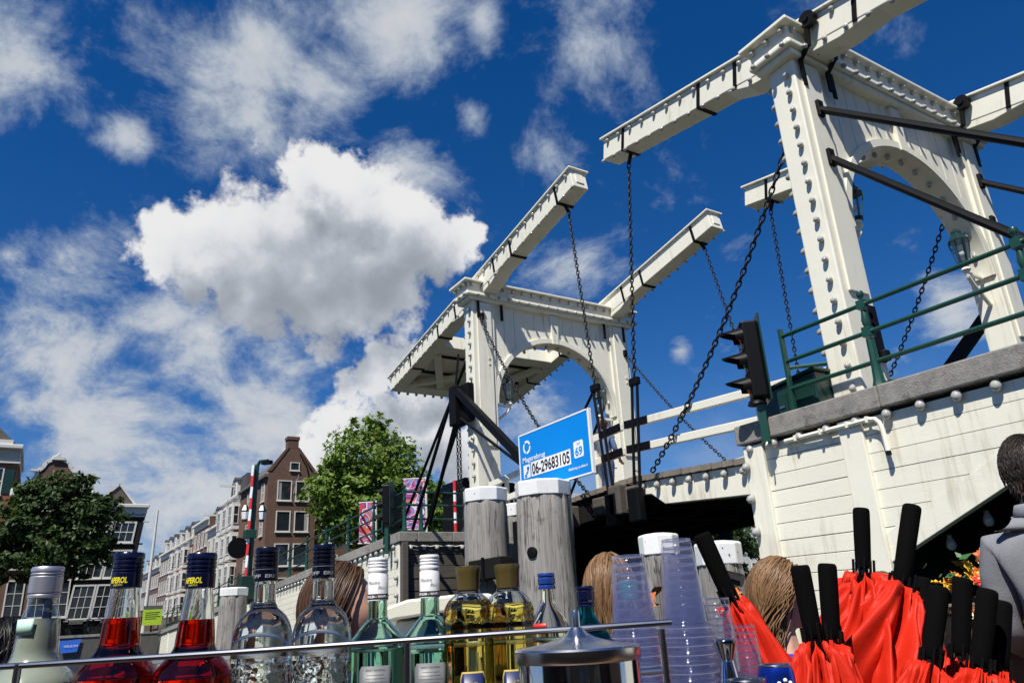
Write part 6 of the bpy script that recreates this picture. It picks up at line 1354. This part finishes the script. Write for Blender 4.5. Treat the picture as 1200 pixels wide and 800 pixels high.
figure('person with brown hair glimpsed between the red umbrellas', tuple(fg(1.56, 3.45, DK)), YF, (((-.06, .06, -.27), (.04, .22, .02)), ((.06, .06, -.27), (-.04, .22, .02))), SEAT, 1.66, 0, 0, 'hair_light', lambda t, hc, rot, k, h: strands(t, hc, rot, k, h, 200, .2, 13, .02, thick=.0036, cap=1.06), 'cloth_black', 'trousers_dark', seated=.42)
# two people on the bridge
figure('person in denim jacket and jeans walking on the bridge behind the blue sign', (-1.7, -1.04, 3.507), R(20), (((-.04, -.04, -.28), (0, .12, -.22)), ((.04, .06, -.27), (0, .16, -.18))), (((-.01, .12, -.41), (0, -.10, -.41)), ((.01, -.04, -.42), (0, -.10, -.41))), 1.70, .2, 0, 'hair_brown', lambda t, hc, rot, k, h: strands(t, hc, rot, k, h, 160, .07, 14, .02, thick=.005, cap=1.06), 'denim_jacket', 'jeans', group='people on the bridge')
figure('person in black jacket and jeans on the bridge beside the denim jacket', (-2.35, -.72, 3.475), R(-30), (((-.04, .04, -.28), (0, .2, -.12)), ((.04, .04, -.27), (0, .2, -.14))), STAND, 1.62, .1, 0, 'hair_dark', lambda t, hc, rot, k, h: strands(t, hc, rot, k, h, 160, .18, 15, .02, thick=.005, cap=1.06), 'cloth_black', 'jeans', group='people on the bridge')
# benches under the sitting people
for lb, a, b, w in (('dark timber bench under the seated passengers in the middle', .2, 2.72, 2.0), ('dark timber bench under the brown haired woman', -.9, 2.10, 1.3), ('dark timber bench by the far gunwale', 1.5, 3.5, 1.0)):
    bn = thing('deck_bench', lb, 'bench', tuple(fg(a, b, DK)), 'benches on the boat deck')
    fbox(a - w / 2, a + w / 2, b - .2, b + .2, DK + .36, DK + .40).build('seat', 'teak', bn, bevel=.008)
    for aa in (a - w / 2 + .06, a + w / 2 - .06): fbox(aa - .03, aa + .03, b - .18, b + .18, DK + .002, DK + .358).build('leg', 'teak', bn)
# timber cabinet behind the grey man's arm
cb2 = thing('deck_cabinet', 'brown timber deck cabinet below the grey man', 'cabinet', tuple(fg(2.0, 3.3, DK))); fbox(1.62, 2.5, 3.05, 3.6, DK, 1.50).build('body', 'teak', cb2, bevel=.01); fbox(1.60, 2.52, 3.03, 3.62, 1.502, 1.53).build('top', 'teak', cb2, bevel=.008)
for a in (1.72, 2.08): fbox(a, a + .34, 3.035, 3.049, DK + .06, 1.44).build('door', 'teak', cb2, bevel=.006)
# unseen dark walls with panes, added behind the camera to darken the bar's reflections
fbox(-1.9, 2.7, -1.45, -1.38, .455, 2.55).build('reflection_wall', 'counter_top', bt)
fbox(-1.97, -1.90, -1.45, .30, .455, 2.40).build('reflection_wall', 'counter_top', bt); fbox(2.70, 2.77, -1.45, .30, .455, 2.40).build('reflection_wall', 'counter_top', bt)
for a in (-1.4, -.2, 1.0): fbox(a, a + .8, -1.376, -1.36, 1.5, 2.2).build('reflection_wall_pane', 'window_pane', bt)

# ------------------------------------------------------------------ flower garlands
for n_, c_ in (('petal_orange', (.75, .16, .02)), ('petal_yellow', (.80, .50, .05)), ('petal_cream', (.78, .70, .45)), ('petal_red', (.6, .03, .02)), ('petal_white', (.78, .76, .74))): mat(n_, c_, .6, var=.15, scale=20)
mat('leaf_garland', (.03, .11, .025), .5, var=.25, scale=20)
def flowers(label, spots, seed, name='flower_garland'):
    q = random.Random(seed); t = thing(name, label, 'flowers', tuple(fg(*spots[0][:3])), 'flower garlands on the boat')
    st_ = MB(); st_.tube([fg(*s_[:3]) for s_ in spots], .006, 6); st_.build('stem', 'leaf_garland', t)
    for a, b, z, r_, n_ in spots:
        for _ in range(n_):
            c = fg(a + q.gauss(0, r_ * .5), b + q.gauss(0, r_ * .4), z + q.gauss(0, r_ * .45)); nrm = (Vector((q.gauss(0, .6), q.gauss(0, .6), .5 + q.gauss(0, .4))) - FB * .6).normalized(); x_ = nrm.orthogonal().normalized(); y_ = nrm.cross(x_); fr_ = q.uniform(.022, .038); mb = MB(); npet = q.choice((6, 7, 8))
            for layer, (f_, up_) in enumerate(((1., .15), (.68, .45))):
                for k in range(npet):
                    an = 2 * math.pi * (k + .5 * layer) / npet; dd = x_ * math.cos(an) + y_ * math.sin(an); sd = nrm.cross(dd); L = fr_ * f_ * q.uniform(.85, 1.1)
                    mb.add([c, c + dd * L * .5 + sd * L * .30 + nrm * L * up_ * .5, c + dd * L + nrm * L * up_, c + dd * L * .5 - sd * L * .30 + nrm * L * up_ * .5], [(0, 1, 2, 3)])
            fo = mb.build('blossom', q.choice(('petal_orange', 'petal_orange', 'petal_yellow', 'petal_cream', 'petal_red', 'petal_yellow')), t, fix=False)
            MB().ball(tuple(c + nrm * .004), .006, 8, 5).build('flower_centre', 'petal_yellow', fo, smooth=True)
        for _ in range(max(3, n_ // 2)):
            c = fg(a + q.gauss(0, r_ * .8), b + q.gauss(0, r_ * .4), z + r_ * .5 + q.gauss(0, r_ * .5)); dd = Vector((q.gauss(0, 1), q.gauss(0, 1), q.uniform(.1, 1))).normalized(); sd = dd.orthogonal().normalized(); L = q.uniform(.03, .06)
            MB().add([c, c + dd * L * .4 + sd * L * .28, c + dd * L, c + dd * L * .4 - sd * L * .28], [(0, 1, 2, 3)]).build('leaf', 'leaf_garland', t, fix=False)
    return t
flowers('orange and yellow flower garland beside the grey man', [(1.62, 3.0, 1.60, .05, 8), (1.68, 3.0, 1.64, .06, 12), (1.76, 3.02, 1.66, .05, 10), (1.74, 3.0, 1.58, .06, 9), (1.70, 3.0, 1.50, .05, 8), (1.86, 3.0, 1.52, .04, 6)], 21)
flowers('orange and cream flower garland behind the woman in blue', [(.86, 3.3, 1.54, .05, 8), (.93, 3.3, 1.56, .06, 10), (.98, 3.3, 1.60, .05, 8), (.90, 3.3, 1.48, .05, 6)], 22)
flowers('thin garland of small flowers hanging behind the steel rail', [(.232, 1.62, 1.60, .012, 3), (.232, 1.62, 1.57, .012, 4), (.234, 1.62, 1.54, .014, 4), (.236, 1.62, 1.50, .014, 4), (.236, 1.62, 1.46, .014, 3)], 23)

# ------------------------------------------------------------------ passing cabin boat
mat('gelcoat_cream', (.70, .67, .54), .3, var=.05); mat('gelcoat_white', (.78, .78, .76), .25, var=.04)
pb = thing('cabin_boat', 'cream cabin boat with slanted dark windows behind the rum bottles', 'boat', tuple(fg(-.2, 7.3, 0)))
fbox(-2.2, .3, 6.6, 8.4, -.2, .95).build('hull', 'gelcoat_white', pb, bevel=.15); fbox(-1.15, -.35, 6.8, 8.2, .952, 1.58).build('cabin', 'gelcoat_white', pb, bevel=.06)
rf_ = MB(); prof_ = [(-1.32, 1.52), (-1.28, 1.60), (-1.18, 1.68), (-1.0, 1.735), (-.6, 1.755), (-.30, 1.75), (-.25, 1.70), (-.25, 1.66), (-1.1, 1.58)]
rf_.prism(prof_, lambda u, z, w: fg(u, w, z), 6.62, 8.35); rf_.build('roof', 'gelcoat_cream', pb, bevel=.02)
for k in range(2):
    a = -1.02 + k * .40
    w_ = MB().prism([(a, 1.10), (a + .30, 1.10), (a + .40, 1.555), (a + .12, 1.555)], lambda u, z, w: fg(u, w, z), 6.775, 6.79).build('window', 'window_pane_blue', pb)
    MB().bar(fg(a + .32, 6.77, 1.08), fg(a + .43, 6.77, 1.56), .03, .05).build('window_post', 'gelcoat_white', pb)
